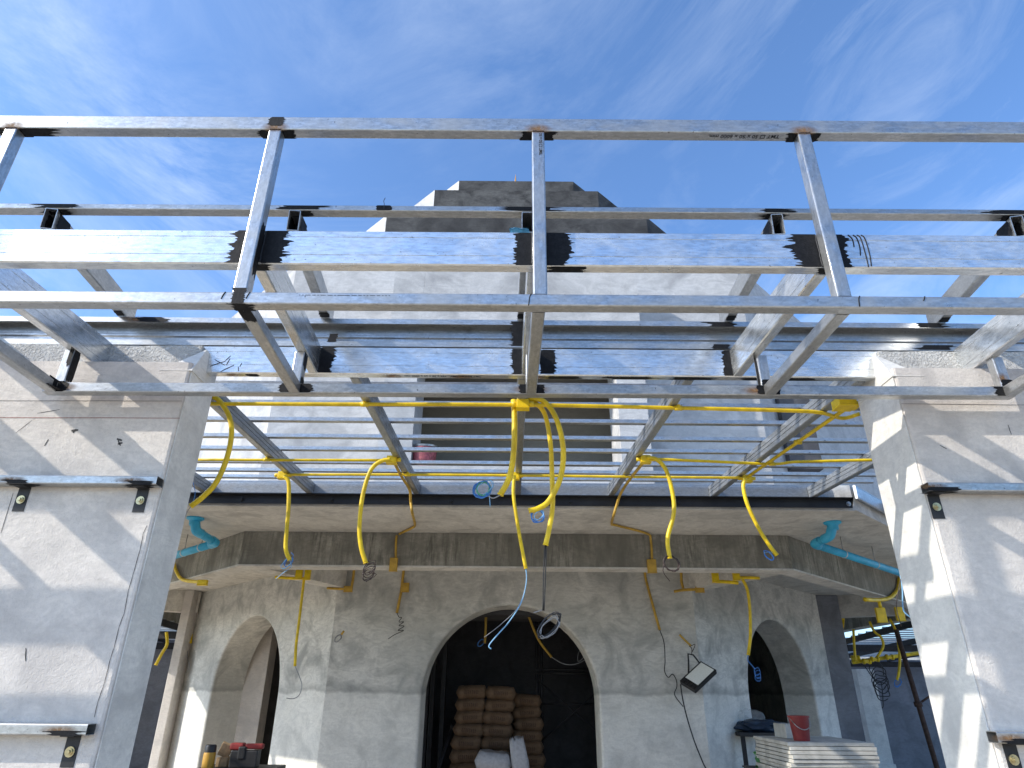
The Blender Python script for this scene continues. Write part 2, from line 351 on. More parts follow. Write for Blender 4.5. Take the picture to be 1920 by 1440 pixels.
def smooth_path(pts, step=5):
    P = [Vector(p) for p in pts]
    if len(P) < 3: return P
    out = []
    Q = [P[0]*2-P[1]] + P + [P[-1]*2-P[-2]]
    for i in range(1, len(Q)-2):
        a, b, c, d = Q[i-1:i+3]
        for k in range(step):
            t = k/step
            out.append(0.5*((2*b)+(c-a)*t+(2*a-5*b+4*c-d)*t*t+(3*b-a-3*c+d)*t**3))
    out.append(P[-1]); return out
def sweep(name, pts, r, mat, parent=None, seg=8, smooth=True, step=5):
    P = smooth_path(pts, step) if smooth else [Vector(p) for p in pts]
    o = P[0].copy(); n = len(P)
    T = [(P[min(i+1, n-1)]-P[max(i-1, 0)]).normalized() for i in range(n)]
    ref = Vector((0, 0, 1)) if abs(T[0].z) < 0.9 else Vector((1, 0, 0))
    u = (ref - T[0]*ref.dot(T[0])).normalized()
    v = []; f = []
    for i in range(n):
        u = (u - T[i]*u.dot(T[i])).normalized(); w = T[i].cross(u)
        for k in range(seg):
            a = 2*math.pi*k/seg; v.append(P[i]-o+(u*math.cos(a)+w*math.sin(a))*r)
    for i in range(n-1):
        for k in range(seg):
            k2 = (k+1) % seg; f.append((i*seg+k, i*seg+k2, (i+1)*seg+k2, (i+1)*seg+k))
    f.append(tuple(range(seg))); f.append(tuple(range((n-1)*seg, n*seg)))
    return obj(name, v, f, mat, parent, Matrix.Translation(o), smooth=True)
def lathe(name, prof, loc, mat, parent=None, seg=20, smooth=True, rot=None):
    v = []; f = []; n = len(prof)
    for k in range(seg):
        a = 2*math.pi*k/seg
        for r, z in prof: v.append((r*math.cos(a), r*math.sin(a), z))
    for k in range(seg):
        k2 = (k+1) % seg
        for i in range(n-1): f.append((k*n+i, k2*n+i, k2*n+i+1, k*n+i+1))
    wm = Matrix.Translation(Vector(loc))
    if rot is not None: wm = wm @ rot
    o = obj(name, v, f, mat, parent, wm, smooth=False)
    if smooth:
        for p in o.data.polygons: p.use_smooth = True
        o.data.set_sharp_from_angle(angle=math.radians(40))
    return o
def patch(parent, c, u, v, wu, wv, rag=0.25, name='paint_patch', mat='paint', off=0.0012, rows=13, side='both', flare=0.0):
    """ragged brush-painted patch lying on a face: centre c, directions u (strokes) and v, size wu x wv"""
    u = Vector(u).normalized(); v = Vector(v).normalized(); n = u.cross(v).normalized()
    if n.dot(Vector(c)) > 0: n = -n           # towards the viewer's side of that face
    vs = []; fs = []
    rows = max(rows, min(46, int(wv/0.0032))); a = b = 0.0; sa = sb = 0.0
    for i in range(rows+1):
        t = -0.5+i/rows
        a = 0.86*a+rnd.uniform(-1, 1)*rag*wu*0.26; b = 0.86*b+rnd.uniform(-1, 1)*rag*wu*0.26
        e = (1-abs(2*t)**6*rnd.uniform(0.05, 0.3))
        sa = rnd.choice((0, 0, 0, 1))*rag*wu*rnd.uniform(0.15, 0.75); sb = rnd.choice((0, 0, 0, 1))*rag*wu*rnd.uniform(0.15, 0.75)
        l = -wu/2*e+(a-sa if side in ('both', 'left') else 0); r_ = wu/2*e+(b+sb if side in ('both', 'right') else 0)
        r_ = max(r_, l+0.002)
        sl = wv/rows*rnd.uniform(-0.3, 0.3)
        vs += [u*l+v*(t*wv+sl), u*r_+v*(t*wv+sl)]
    for i in range(rows): fs.append((2*i, 2*i+1, 2*i+3, 2*i+2))
    wm = Matrix.Translation(Vector(c)+n*off)
    return obj(name, vs, fs, mat, parent, wm)
def stain(parent, c, u, v, wu, wv, off=0.0008):
    u = Vector(u).normalized(); v = Vector(v).normalized(); n = u.cross(v).normalized()
    if n.dot(Vector(c)) > 0: n = -n
    vs = [u*(-wu/2)+v*(-wv/2), u*(wu/2)+v*(-wv/2), u*(wu/2)+v*(wv/2), u*(-wu/2)+v*(wv/2)]
    return obj('rust_stain', vs, [(0, 1, 2, 3)], 'stain', parent, Matrix.Translation(Vector(c)+n*off), uvs=[(0, 0), (1, 0), (1, 1), (0, 1)])
def lettering(parent, text, size, origin, xdir, ydir, off=0.0012, mat='ink', name='printed_lettering'):
    cu = bpy.data.curves.new('text', 'FONT'); cu.body = text; cu.size = size; cu.align_x = 'LEFT'; cu.resolution_u = 2; cu.offset = size*0.022
    t = bpy.data.objects.new('text', cu); COL.objects.link(t)
    me = bpy.data.meshes.new_from_object(t.evaluated_get(bpy.context.evaluated_depsgraph_get()))
    bpy.data.objects.remove(t); bpy.data.curves.remove(cu)
    me.name = name; me.materials.clear(); me.materials.append(M[mat])
    x = Vector(xdir).normalized(); y = Vector(ydir).normalized(); z = x.cross(y); o = Vector(origin)+z*off
    wm = Matrix(((x.x, y.x, z.x, o.x), (x.y, y.y, z.y, o.y), (x.z, y.z, z.z, o.z), (0, 0, 0, 1)))
    return link(bpy.data.objects.new(name, me), parent, wm)
def structure(o): o['kind'] = 'structure'; return o
def coil(name, c, r, turns, mat, parent, rad=0.0022, squash=0.6, axis=(0, 1, 0), drop=0.0, tail=None, pitch=0.0, jit=0.25):
    """a loose hand-wound coil of wire round centre c"""
    c = Vector(c); ax = Vector(axis).normalized(); a = ax.orthogonal().normalized(); b = ax.cross(a)
    if abs(b.z) > abs(a.z): a, b = b, a
    pts = []; n = int(turns*9)
    for i in range(n+1):
        t = 2*math.pi*i/9; rr = r*(1+rnd.uniform(-jit, jit)*0.6)
        pts.append(c+b*math.cos(t)*rr*squash+a*math.sin(t)*rr+ax*rnd.uniform(-0.2, 0.2)*r+Vector((0, 0, -drop*i/n))+ax*pitch*i/n)
    if tail: pts += [Vector(t) for t in tail]
    return sweep(name, pts, rad, mat, parent, seg=5, step=3)

XD, YD, ZD = Vector((1, 0, 0)), Vector((0, 1, 0)), Vector((0, 0, 1))

# ================================================================== THE SETTING
g = obj('ground', [(-600, -600, GZ), (600, -600, GZ), (600, 600, GZ), (-600, 600, GZ)], [(0, 1, 2, 3)], 'ground'); structure(g)

CX = 0.05
def octa(yf, half, leg=None, cx=CX):
    lg = leg if leg is not None else 2*half*math.sqrt(0.5)
    p = [(-half, 0), (half, 0), (half+lg, lg), (half+lg, lg+2*half), (half, 2*lg+2*half), (-half, 2*lg+2*half), (-half-lg, lg+2*half), (-half-lg, lg)]
    return [Vector((cx+a, yf+b, 0)) for a, b in p]
Z_SLAB, Z_RING = 1.391, 1.075

bld = thing('octagonal_building', 'unfinished grey concrete octagonal hall with arched openings and a stepped tower on top', 'building', (CX, 7.95, GZ))

def arch_wall(name, P0, P1, z0, z1, th, opening, mat, parent, trim=True, bev=0.03):
    """wall panel from P0 to P1 (inside on the left of that direction); opening = list of (u, z) from left foot to right foot, or None"""
    P0 = Vector(P0); P1 = Vector(P1); d = (P1-P0); s = d.length; d.normalize(); inn = Vector((-d.y, d.x, 0))
    tr = th*math.tan(math.radians(22.5)) if trim else 0
    def outline(a, b): return [(a, z0)] + ([(u, z) for u, z in opening] if opening else []) + [(b, z0), (b, z1), (a, z1)]
    o1 = outline(0, s); o2 = outline(tr, s-tr); n = len(o1)
    V = [P0+d*u+ZD*z for u, z in o1] + [P0+inn*th+d*u+ZD*z for u, z in o2]
    base = P0.copy(); V = [v-base for v in V]
    Fc = [tuple(range(n)), tuple(range(2*n-1, n-1, -1))] + [(i, n+i, n+(i+1) % n, (i+1) % n) for i in range(n)]
    me = bpy.data.meshes.new(name); me.from_pydata(V, [], Fc)
    bm = bmesh.new(); bm.from_mesh(me); bm.verts.ensure_lookup_table()
    if opening and bev:
        k = len(opening); ids = set(range(1, 1+k))
        ed = [e for e in bm.edges if e.verts[0].index in ids and e.verts[1].index in ids]
        bmesh.ops.bevel(bm, geom=ed, offset=bev, segments=3, profile=0.5, affect='EDGES', clamp_overlap=True)
    bmesh.ops.recalc_face_normals(bm, faces=bm.faces); bm.to_mesh(me); bm.free()
    me.materials.append(M[mat])
    return link(bpy.data.objects.new(name, me), parent, Matrix.Translation(base))
def round_arch(u, hw, spring, k=28):
    return [(u-hw, GZ)] + [(u-hw*math.cos(math.pi*i/k), spring+hw*math.sin(math.pi*i/k)) for i in range(k+1)] + [(u+hw, GZ)]

WP = octa(7.95, 2.09)
for i in range(8):
    a, b = WP[i], WP[(i+1) % 8]; s = (b-a).length
    if i == 0: op = round_arch(s/2-0.045, 0.985, -0.085)
    elif i in (1, 7): op = round_arch(s/2, 0.985, -0.085)
    else: op = None  # closed without arches to keep the inside dark
    arch_wall('wall', a, b, GZ+0.0, 1.55, 0.46, op, 'room', bld)
# added inner walls behind the bags, coloured dark so the hall looks shaded
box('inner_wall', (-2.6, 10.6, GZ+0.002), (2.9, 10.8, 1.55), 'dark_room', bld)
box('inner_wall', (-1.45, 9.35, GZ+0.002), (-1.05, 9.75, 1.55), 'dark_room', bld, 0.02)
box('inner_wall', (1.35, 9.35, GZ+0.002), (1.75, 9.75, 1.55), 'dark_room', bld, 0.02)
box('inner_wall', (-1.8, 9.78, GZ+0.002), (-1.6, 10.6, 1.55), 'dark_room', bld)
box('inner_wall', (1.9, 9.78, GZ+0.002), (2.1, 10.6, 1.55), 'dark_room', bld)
box('inner_wall', (-4.5, 11.3, GZ+0.002), (-1.85, 11.45, 1.55), 'dark_room', bld)  # added partition behind the side arch, dark in place of shade
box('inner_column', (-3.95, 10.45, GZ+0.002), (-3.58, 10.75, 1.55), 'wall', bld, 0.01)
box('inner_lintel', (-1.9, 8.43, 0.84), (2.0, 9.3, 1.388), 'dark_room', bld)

def ring(name, outer, inner, z0, z1, mat, parent):
    for i in range(8):
        a, b, c, d = outer[i], outer[(i+1) % 8], inner[(i+1) % 8], inner[i]
        o = a.copy(); V = [p-o+ZD*z for z in (z0, z1) for p in (a, b, c, d)]
        obj(name, V, [(0, 1, 2, 3), (4, 5, 6, 7), (0, 1, 5, 4), (1, 2, 6, 5), (2, 3, 7, 6), (3, 0, 4, 7)], mat, parent, Matrix.Translation(o))
RO, RI = octa(6.367, 2.66), octa(6.555, 2.66-0.188*math.tan(math.radians(22.5)))
def ring2(name, yf, half, th, z0, z1, mat, parent):
    full = 2*half*math.sqrt(0.5)
    o = octa(yf, half); t = math.tan(math.radians(22.5))
    i_ = octa(yf+th, half-th*t)
    ring(name, o, i_, z0, z1, mat, parent)
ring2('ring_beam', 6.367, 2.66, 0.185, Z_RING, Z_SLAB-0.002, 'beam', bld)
ring2('beam_pale_underside', 6.362, 2.662, 0.195, Z_RING-0.016, Z_RING-0.001, 'soffit', bld)  # pale layer that paints the bounce light on the beam's underside
for sx in (-1, 1):      # radial beams from the wall corners out to the ring beam, front and sides
    for (wx, wy), (rx, ry) in (((2.09, 7.95), (2.66, 6.55)), ((2.09+2.956, 7.95+2.956), (2.66+3.762-0.1, 6.367+3.762+0.05))):
        p0 = Vector((CX+sx*wx, wy, 0)); p1 = Vector((CX+sx*rx*0.985, ry, 0))
        prism('radial_beam', [(-0.11, Z_RING), (0.11, Z_RING), (0.11, Z_SLAB-0.003), (-0.11, Z_SLAB-0.003)], p0, p1, 'soffit', bld)
# roof slab, octagonal, with its overhang
SP = octa(5.35, 2.83, 3.55)
SLX = -3.65  # hidden edge pushed outwards to shade more of the arch wall
SP[0].x = SLX; SP[7] = Vector((SLX-3.0, 8.35, 0)); SP[6].x = SLX-3.0; SP[5].x = SLX
n8 = len(SP)
obj('roof_slab', [p+ZD*(Z_SLAB) for p in SP] + [p+ZD*1.60 for p in SP], [tuple(range(8)), tuple(range(8, 16))] + [(i, (i+1) % 8, 8+(i+1) % 8, 8+i) for i in range(8)], 'soffit', bld)
obj('slab_edge_lip', [Vector((SLX, 5.346, Z_SLAB-0.012)), Vector((CX+2.83, 5.346, Z_SLAB-0.012)), Vector((CX+2.83, 5.43, Z_SLAB-0.012)), Vector((SLX, 5.43, Z_SLAB-0.012)),
                      Vector((SLX, 5.346, Z_SLAB-0.001)), Vector((CX+2.83, 5.346, Z_SLAB-0.001)), Vector((CX+2.83, 5.43, Z_SLAB-0.001)), Vector((SLX, 5.43, Z_SLAB-0.001))],
    [(0, 1, 2, 3), (4, 5, 6, 7), (0, 1, 5, 4), (1, 2, 6, 5), (2, 3, 7, 6), (3, 0, 4, 7)], 'soffit', bld)

# upper drum with a projecting portal, then the stepped tiers
DZ = 4.53
DP = octa(6.4, 2.63)
for i in range(8):
    a, b = DP[i], DP[(i+1) % 8]; s = (b-a).length
    op = None
    if i == 0: op = [(s/2-1.04, 1.6), (s/2-1.04, 3.35), (s/2+1.10, 3.35), (s/2+1.10, 1.6)]
    arch_wall('drum_wall', a, b, 1.6, DZ, 0.25, op, 'tower', bld, bev=0.0)
obj('drum_roof', [p+ZD*(DZ+0.0) for p in octa(6.42, 2.62)] + [p+ZD*(DZ+0.12) for p in octa(6.42, 2.62)],
    [tuple(range(8)), tuple(range(8, 16))] + [(i, (i+1) % 8, 8+(i+1) % 8, 8+i) for i in range(8)], 'tower', bld)
PY = 5.85
box('portal_jamb', (-1.277, PY, 1.6), (-0.952, 6.397, 4.29), 'tower', bld)
box('portal_jamb', (1.047, PY, 1.6), (1.335, 6.397, 4.29), 'tower', bld)
box('portal_head', (-0.951, PY, 3.18), (1.046, 6.397, 4.29), 'tower', bld)
box('portal_sill', (-0.951, PY+0.004, 1.6), (1.046, 6.397, 1.91), 'tower', bld)
box('upper_room_wall', (-2.4, 7.3, 1.61), (2.5, 7.45, DZ-0.01), 'khaki', bld)
box('upper_room_ceiling', (-2.4, 6.66, 3.36), (2.5, 7.29, 3.5), 'khaki', bld)
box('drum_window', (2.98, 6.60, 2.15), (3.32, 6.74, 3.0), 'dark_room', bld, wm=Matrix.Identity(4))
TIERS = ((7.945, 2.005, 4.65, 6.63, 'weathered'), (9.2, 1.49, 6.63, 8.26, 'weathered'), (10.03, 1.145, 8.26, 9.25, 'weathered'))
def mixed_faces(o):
    # sunward sides painted paler to look sunlit, the rest is raw concrete
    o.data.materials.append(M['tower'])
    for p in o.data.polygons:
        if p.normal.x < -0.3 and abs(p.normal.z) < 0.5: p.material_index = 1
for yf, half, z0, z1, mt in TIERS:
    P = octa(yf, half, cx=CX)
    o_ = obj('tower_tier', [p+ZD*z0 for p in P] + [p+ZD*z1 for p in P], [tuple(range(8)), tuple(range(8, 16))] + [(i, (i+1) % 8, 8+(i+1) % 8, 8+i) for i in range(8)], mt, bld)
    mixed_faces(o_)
lathe('finial', [(0.0, 0.0), (0.34, 0.0), (0.30, 0.25), (0.16, 0.4), (0.20, 0.55), (0.12, 0.9), (0.15, 1.05), (0.085, 1.6), (0.05, 2.0), (0.0, 2.55)], (CX, 12.75, 9.25+0.2), 'gold', bld, 16)

# ------------------------------------------------------------------ pillar walls with plaster edges
WY = 2.87
def pillar(sign, xin, yback, name, label):
    t = thing(name, label, 'wall', (xin, WY, GZ))
    xo = xin+sign*(4.6 if sign < 0 else 2.6)
    ledge = 1.462
    x0, x1 = sorted((xin, xo))
    # body: front face, side faces; plan polygon, the inner edge slightly rounded
    e = 0.012; s = -sign
    plan = [(xo, WY), (xin-s*e, WY), (xin-s*0.003, WY+0.004), (xin, WY+e), (xin, yback), (xo, yback)]
    n = len(plan)
    V = [(a, b, GZ) for a, b in plan] + [(a, b, ledge) for a, b in plan]
    obj('wall_panel', V, [tuple(range(n)), tuple(range(n, 2*n))] + [(i, (i+1) % n, n+(i+1) % n, n+i) for i in range(n)], 'wall', t)
    # smooth trowelled edge strip on the inner side
    sx0, sx1 = sorted((xin+s*0.001, xin+s*0.007))
    box('edge_strip', (sx0, WY+0.010, GZ), (sx1, yback-0.002, ledge-0.03), 'corner', t, 0.002)
    # rough stucco round the embedded beam on top of the wall
    a, b = sorted((xin-s*0.03, xo))
    k = 26; vs = []; fs = []
    for i in range(k+1):
        x = a+(b-a)*i/k
        for (yy, zz) in ((3.004, ledge-0.02), (2.955+rnd.uniform(-0.02, 0.01), ledge+0.012), (2.992+rnd.uniform(-0.008, 0.006), ledge+0.06), (2.99+rnd.uniform(-0.004, 0.004), 1.622+rnd.uniform(-0.006, 0.004)), (3.12, 1.628), (3.12, ledge-0.02)):
            vs.append((x, yy, zz))
    for i in range(k):
        for j in range(6):
            fs.append((i*6+j, i*6+(j+1) % 6, (i+1)*6+(j+1) % 6, (i+1)*6+j))
    fs += [tuple(range(6)), tuple(range(k*6, k*6+6))]
    obj('stucco_cap', vs, fs, 'stucco', t)
    # fillet of plaster running from the edge up to the beam
    vs = [(xin, WY+0.002, ledge-0.04), (xin, yback-0.01, ledge-0.04), (xin-s*0.16, WY+0.002, ledge-0.04), (xin-s*0.01, 2.985, 1.60), (xin-s*0.16, 2.985, ledge+0.05), (xin, yback-0.01, 1.58)]
    bm = bmesh.new()
    for p in vs+[(xin-s*0.16, yback-0.01, ledge-0.04), (xin-s*0.16, yback-0.01, 1.58)]: bm.verts.new((p[0]+s*0.011, p[1]-0.004, p[2]-0.006))
    bmesh.ops.convex_hull(bm, input=list(bm.verts)); me = bpy.data.meshes.new('plaster_fillet'); bm.to_mesh(me); bm.free(); me.materials.append(M['corner'])
    link(bpy.data.objects.new('plaster_fillet', me), t)
    return t
PL = pillar(-1, -1.592, 3.135, 'pillar_wall', 'grey plastered wall pier with a red chalk line beside the left end of the canopy')
PR = pillar(1, 1.890, 3.225, 'pillar_wall', 'grey plastered wall pier with bright sun patches on its inner side')
PL['label'] = 'grey plastered wall pier whose inner edge is in shade, a red chalk line across it'
PR['label'] = 'grey plastered wall pier whose inner edge carries bright sun patches'
# chalk and scratch marks on the shaded-edge pier
def mark(parent, p, q, w, mat='scratch', name='scratch'):
    p = Vector(p); q = Vector(q); d = (q-p).normalized(); nn = Vector((0, -1, 0)); s = d.cross(nn).normalized()*w/2
    o = p.copy(); dd = nn*0.0012
    pts = [p]; k = 6
    vs = []
    for i in range(k+1):
        c = p+(q-p)*i/k+s*rnd.uniform(-0.3, 0.3); ww = 0.4+0.6*math.sin(math.pi*(0.15+0.7*i/k))
        vs += [c-s*ww-o+dd, c+s*ww-o+dd]
    return obj(name, vs, [(2*i, 2*i+1, 2*i+3, 2*i+2) for i in range(k)], mat, parent, Matrix.Translation(o))
mark(PL, atY(-60, 783, WY), atY(338, 784, WY), 0.0035, 'chalk', 'chalk_line')
mark(PL, atY(-60, 751.5, WY), atY(342, 752, WY), 0.0025, 'scratch', 'score_line')
mark(PR, atY(1690, 757, WY), atY(1960, 760, WY), 0.0025, 'scratch', 'score_line')
for (a, b, c, d, w) in ((84, 836, 91, 824, .006), (134, 808, 147, 806, .012), (137, 812, 142, 805, .010), (219, 823, 229, 826, .010), (221, 833, 230, 830, .010), (222, 826, 226, 836, .006),
                        (25, 925, 2, 1000, .003), (49, 1215, 48, 1240, .005), (60, 788, 30, 812, .0025), (70, 775, 112, 768, .003)):
    mark(PL, atY(a, b, WY), atY(c, d, WY), w)
for (a, b, c, d, w) in ((1890, 797, 1896, 815, .004), (1762, 835, 1775, 842, .004)):
    mark(PR, atY(a, b, WY), atY(c, d, WY), w)
def crack(parent, pts, w):
    for p, q in zip(pts, pts[1:]): mark(parent, p, q, w, 'scratch', 'crack')
crack(PL, [atY(x-3, y, WY-0.0005) for x, y in ((279, 985), (272, 1000), (266, 1030), (252, 1080), (244, 1107), (236, 1150), (226, 1177), (217, 1215), (211, 1232), (199, 1281), (186, 1318), (180, 1345))], 0.0028)

# ------------------------------------------------------------------ rails fixed on the piers
def wall_rail(pa, zt, inner_x, outer_x, brs, label, zb=None):
    t = thing('wall_rail', label, 'rail', (inner_x, WY-0.03, pa))
    z = pa
    r_ = tube('rail_tube', (inner_x, WY-0.032, z), (outer_x, WY-0.032, z), 0.060, 0.040, 'galv', t)
    for bx, zl in brs:
        L_ = 0.11
        vs = []
        prof = [(-0.004, 0.0), (-0.004, -L_), (0.0015, -L_), (0.0015, -0.004), (0.05, -0.004), (0.05, 0.0)]
        p0 = Vector((bx-0.026, WY-0.0015, z-0.021)); p1 = Vector((bx+0.026, WY-0.0015, z-0.021))
        b = prism('bracket', [(-y, zz) for y, zz in prof], p0, p1, 'black_steel', t)
        c = Vector((bx, WY-0.004, z-0.021-L_*0.52))
        rot = Matrix.Rotation(math.radians(90), 4, 'X')
        bo = lathe('bolt', [(0.0, 0.016), (0.007, 0.016), (0.0075, 0.010), (0.013, 0.010), (0.013, 0.004), (0.019, 0.004), (0.019, 0.0)], c, 'bolt', b, 12, True, rot)
        patch(r_, (bx+0.01, WY-0.0625, z-0.012), XD, ZD, 0.10, 0.018, 0.6, rows=6)
        patch(r_, (bx+0.005, WY-0.035, z-0.0205), XD, YD, 0.11, 0.045, 0.5, rows=7)
        stain(r_, (bx-0.03, WY-0.0625, z-0.002), XD, ZD, 0.16, 0.035, off=0.0004)
    return t
wall_rail(0.838, 0, -1.585, -4.1, ((-2.205, 0), (-1.668, 0)), 'thin steel rail bolted to the chalk-marked pier by two black brackets')
wall_rail(-0.148, 0, -1.615, -4.1, ((-1.690, 0),), 'thin steel rail low on the chalk-marked pier with a single black bracket')
wall_rail(0.838, 0, 1.868, 4.3, ((1.915, 0),), 'thin steel rail bolted across the sun-patched pier below the canopy')
wall_rail(-0.150, 0, 1.865, 4.3, ((1.942, 0),), 'thin steel rail low on the sun-patched pier with a rusty end')

# ================================================================== CANOPY FRAME
cf = thing('canopy_frame', 'welded galvanised steel canopy frame with black primer on its joints, spanning both piers', 'steel frame', (0, 2.0, 1.259))
def Pz(x, y, z): return Vector((x, y, z))
XA, XB = -6.9, 4.2
FY = 2.0                       # front face of the ladder
cy = FY+0.025
top = tube('top_rail', (XA, cy, 2.142), (XB, cy, 2.162), 0.05, 0.072, 'galv', cf)
low = tube('lower_rail', (XA, cy, 1.276), (XB, cy, 1.292), 0.05, 0.050, 'galv', cf)
def zt(x): return 2.142+0.02*(x+6.9)/11.1
def zl(x): return 1.276+0.016*(x+6.9)/11.1
POSTX = (-6.55, -5.43, -4.32, -3.21, -2.105, -1.000, 0.101, 1.216, 2.32)
posts = []
for x in POSTX:
    posts.append(tube('post', (x, cy+0.0008, zl(x)+0.0255), (x, cy+0.0008, zt(x)-0.0365), 0.05, 0.052, 'galv', cf, up=(1, 0, 0)))
C1Y = FY+0.0785                # first deep channel, welded to the back of the posts
c1 = prism('channel_beam', grooved(0.05, 0.160, (0.27, 0.80)), (XA, C1Y, 1.546), (XB, C1Y, 1.560), 'galv2', cf)
C3Y = 3.007+0.025
c3 = prism('channel_beam', grooved(0.05, 0.158, (0.30, 0.78)), (-6.9, C3Y, 1.551), (4.2, C3Y, 1.553), 'galv2', cf)
c2 = prism('channel_beam', lipped(0.055, 0.168, 0.030), (-6.9, C3Y+0.004, 1.7185), (4.2, C3Y+0.004, 1.7205), 'galv', cf)
bl = tube('back_rail', (-2.205, 2.795, 1.276), (2.37, 2.795, 1.292), 0.05, 0.050, 'galv', cf)
FAY = 2.2
def zf(x): return 1.8415+0.02*(x+6.9)/11.1
fas = tube('fascia_tube', (XA, FAY, zf(XA)), (XB, FAY, zf(XB)), 0.047, 0.027, 'galv', cf, r=0.003)

# lower struts, front rail to back rail
struts = []
for xf, xb in ((-2.14, -2.165), (-0.993, -1.022), (0.096, 0.090), (1.222, 1.214), (2.325, 2.345)):
    struts.append(tube('strut', (xf, FY+0.0508, zl(xf)-0.0005), (xb, 2.7695, 1.284+0.016*xb/4.6-0.0005), 0.049, 0.049, 'galv', cf))
for x in (-3.30, -4.42, -5.5):  # unseen struts added to cast diagonal shadows on the pier
    tube('strut', (x, FY+0.0508, zl(x)-0.0005), (x, 2.868, zl(x)-0.0005), 0.049, 0.049, 'galv', cf)
# hangers from the rafters down to the back rail
hang = []
for x in (-2.138, -1.026, 0.09, 1.206, 2.345):
    hang.append(tube('hanger', (x, 2.793, 1.3105+0.002*x), (x, 2.793, 1.473), 0.049, 0.049, 'galv', cf, up=(0, 1, 0)))
# deep rafters between the channels
RAX = ((-2.155, -2.120), (-0.990, -1.030), (0.083, 0.075), (1.205, 1.168), (2.30, 2.335), (-3.15, -3.13), (-4.08, -4.06), (-5.10, -5.08), (-6.15, -6.15))
raf = []
for xf, xb in RAX:
    raf.append(prism('rafter', grooved(0.049, 0.156, (0.25, 0.75)), (xf, C1Y+0.026, 1.5525), (xb, C3Y-0.026, 1.552), 'galv2', cf))
# sloping roof rafters on top of the channels
RBX = ((-2.95, -3.08), (-1.960, -2.12), (-0.927, -1.018), (0.06, 0.05), (1.118, 1.175), (2.135, 2.33), (3.1, 3.3), (-4.05, -4.15), (-5.15, -5.2), (-6.25, -6.3))
slo = []
for xf, xb in RBX:
    slo.append(tube('roof_rafter', (xf, 2.180, 1.787), (xb+(xb-xf)*0.06, 3.11, 1.872), 0.049, 0.100, 'galv', cf, wall=0.003))

# black primer on the joints
def both(parent, x, y, z, wl_, wr, h, gap=0.052, rag=0.35):
    if wl_: patch(parent, (x-gap/2-wl_/2+0.004, y, z), XD, ZD, wl_, h, rag, side='left', rows=18)
    if wr: patch(parent, (x+gap/2+wr/2-0.004, y, z), XD, ZD, wr, h, rag, side='right', rows=18)
c1f = C1Y-0.025
both(c1, -1.0, c1f, 1.5525, 0.075, 0.10, 0.156, rag=0.42)
both(c1, 0.101, c1f, 1.5525, 0.068, 0.088, 0.156, rag=0.38)
both(c1, 1.216, c1f, 1.5545, 0.10, 0.065, 0.156, rag=0.38)
both(c1, -2.105, c1f, 1.550, 0.07, 0.03, 0.150, rag=0.42)
for k, (dx, l) in enumerate(((0.115, .06), (0.135, .10), (0.150, .155), (0.166, .15))):       # runs of paint
    x = 1.216+dx
    sweep('paint_run', [(x-0.012, c1f-0.0005, 1.632), (x, c1f-0.0005, 1.615), (x+0.002, c1f-0.0005, 1.632-l*0.6), (x-0.004*(k % 2), c1f-0.0005, 1.634-l)], 0.0023, 'paint', c1, 5)
patch(c1, (0.20, C1Y-0.002, 1.4735), XD, YD, 0.14, 0.036, 0.5, rows=8)
patch(c1, (-0.97, C1Y-0.002, 1.4728), XD, YD, 0.07, 0.040, 0.5, rows=8)
patch(c1, (1.20, C1Y-0.002, 1.4755), XD, YD, 0.06, 0.040, 0.5, rows=8)
for x in POSTX[4:8]:
    i = POSTX.index(x)
    zz = zt(x)-0.036
    both(top, x, cy-0.001, zz, 0, 0, 0)
    patch(top, (x-0.045, cy+0.002, zz-0.0005), XD, YD, 0.045, 0.048, 0.35, side='left', rows=9)
    patch(top, (x+0.047, cy+0.002, zz-0.0005), XD, YD, 0.050, 0.048, 0.40, side='right', rows=9)
    stain(top, (x, FY, zz+0.012), XD, ZD, 0.13, 0.06, off=0.0006)
patch(top, (-1.0, FY, zt(-1)+0.008), XD, ZD, 0.055, 0.05, 0.25, rows=10)
patch(top, (-2.02, cy, zt(-2)-0.0365), XD, YD, 0.16, 0.044, 0.5, side='right', rows=9)
# ladder foot joints
patch(low, (-1.0, FY, zl(-1)), XD, ZD, 0.045, 0.048, 0.4, rows=9)
patch(low, (-0.99, cy, zl(-1)-0.025), XD, YD, 0.07, 0.048, 0.4, rows=9)
for x0, l in ((-1.055, 0.03), (-0.965, 0.028), (0.062, 0.05), (1.262, 0.045), (1.50, 0.018)):
    sweep('paint_run', [(x0+0.006, FY-0.0005, zl(x0)+0.024), (x0, FY-0.0008, zl(x0)+0.01), (x0-0.004, FY-0.0005, zl(x0)+0.024-l)], 0.0022, 'paint', low, 5)
patch(struts[1], (-0.99, FY+0.085, zl(-1)-0.025), YD, XD, 0.08, 0.048, 0.4, rows=8)
for p_, x in zip(posts[4:8], POSTX[4:8]):       # weld beads up the post beside the channel, and at its head
    for sx in (-1, 1):
        sweep('weld_bead', [(x+sx*(0.0265+rnd.uniform(-.001, .002)), C1Y-0.026+rnd.uniform(-.001, .0005), 1.478+0.0125*k) for k in range(13)], 0.0030, 'black_steel', p_, 5, step=2)
    sweep('weld_bead', [(x-0.024+0.006*k, FY-0.0003+rnd.uniform(-.001, .0005), zt(x)-0.0372+rnd.uniform(-.0015, .0015)) for k in range(9)], 0.0026, 'rust', p_, 5, step=2)
patch(posts[5], (-1.0+0.0252, cy+0.003, 1.53), ZD, YD, 0.22, 0.036, 0.2, rows=7)
patch(posts[5], (-0.9995, FY+0.0002, 1.318), XD, ZD, 0.046, 0.018, 0.3, rows=5)
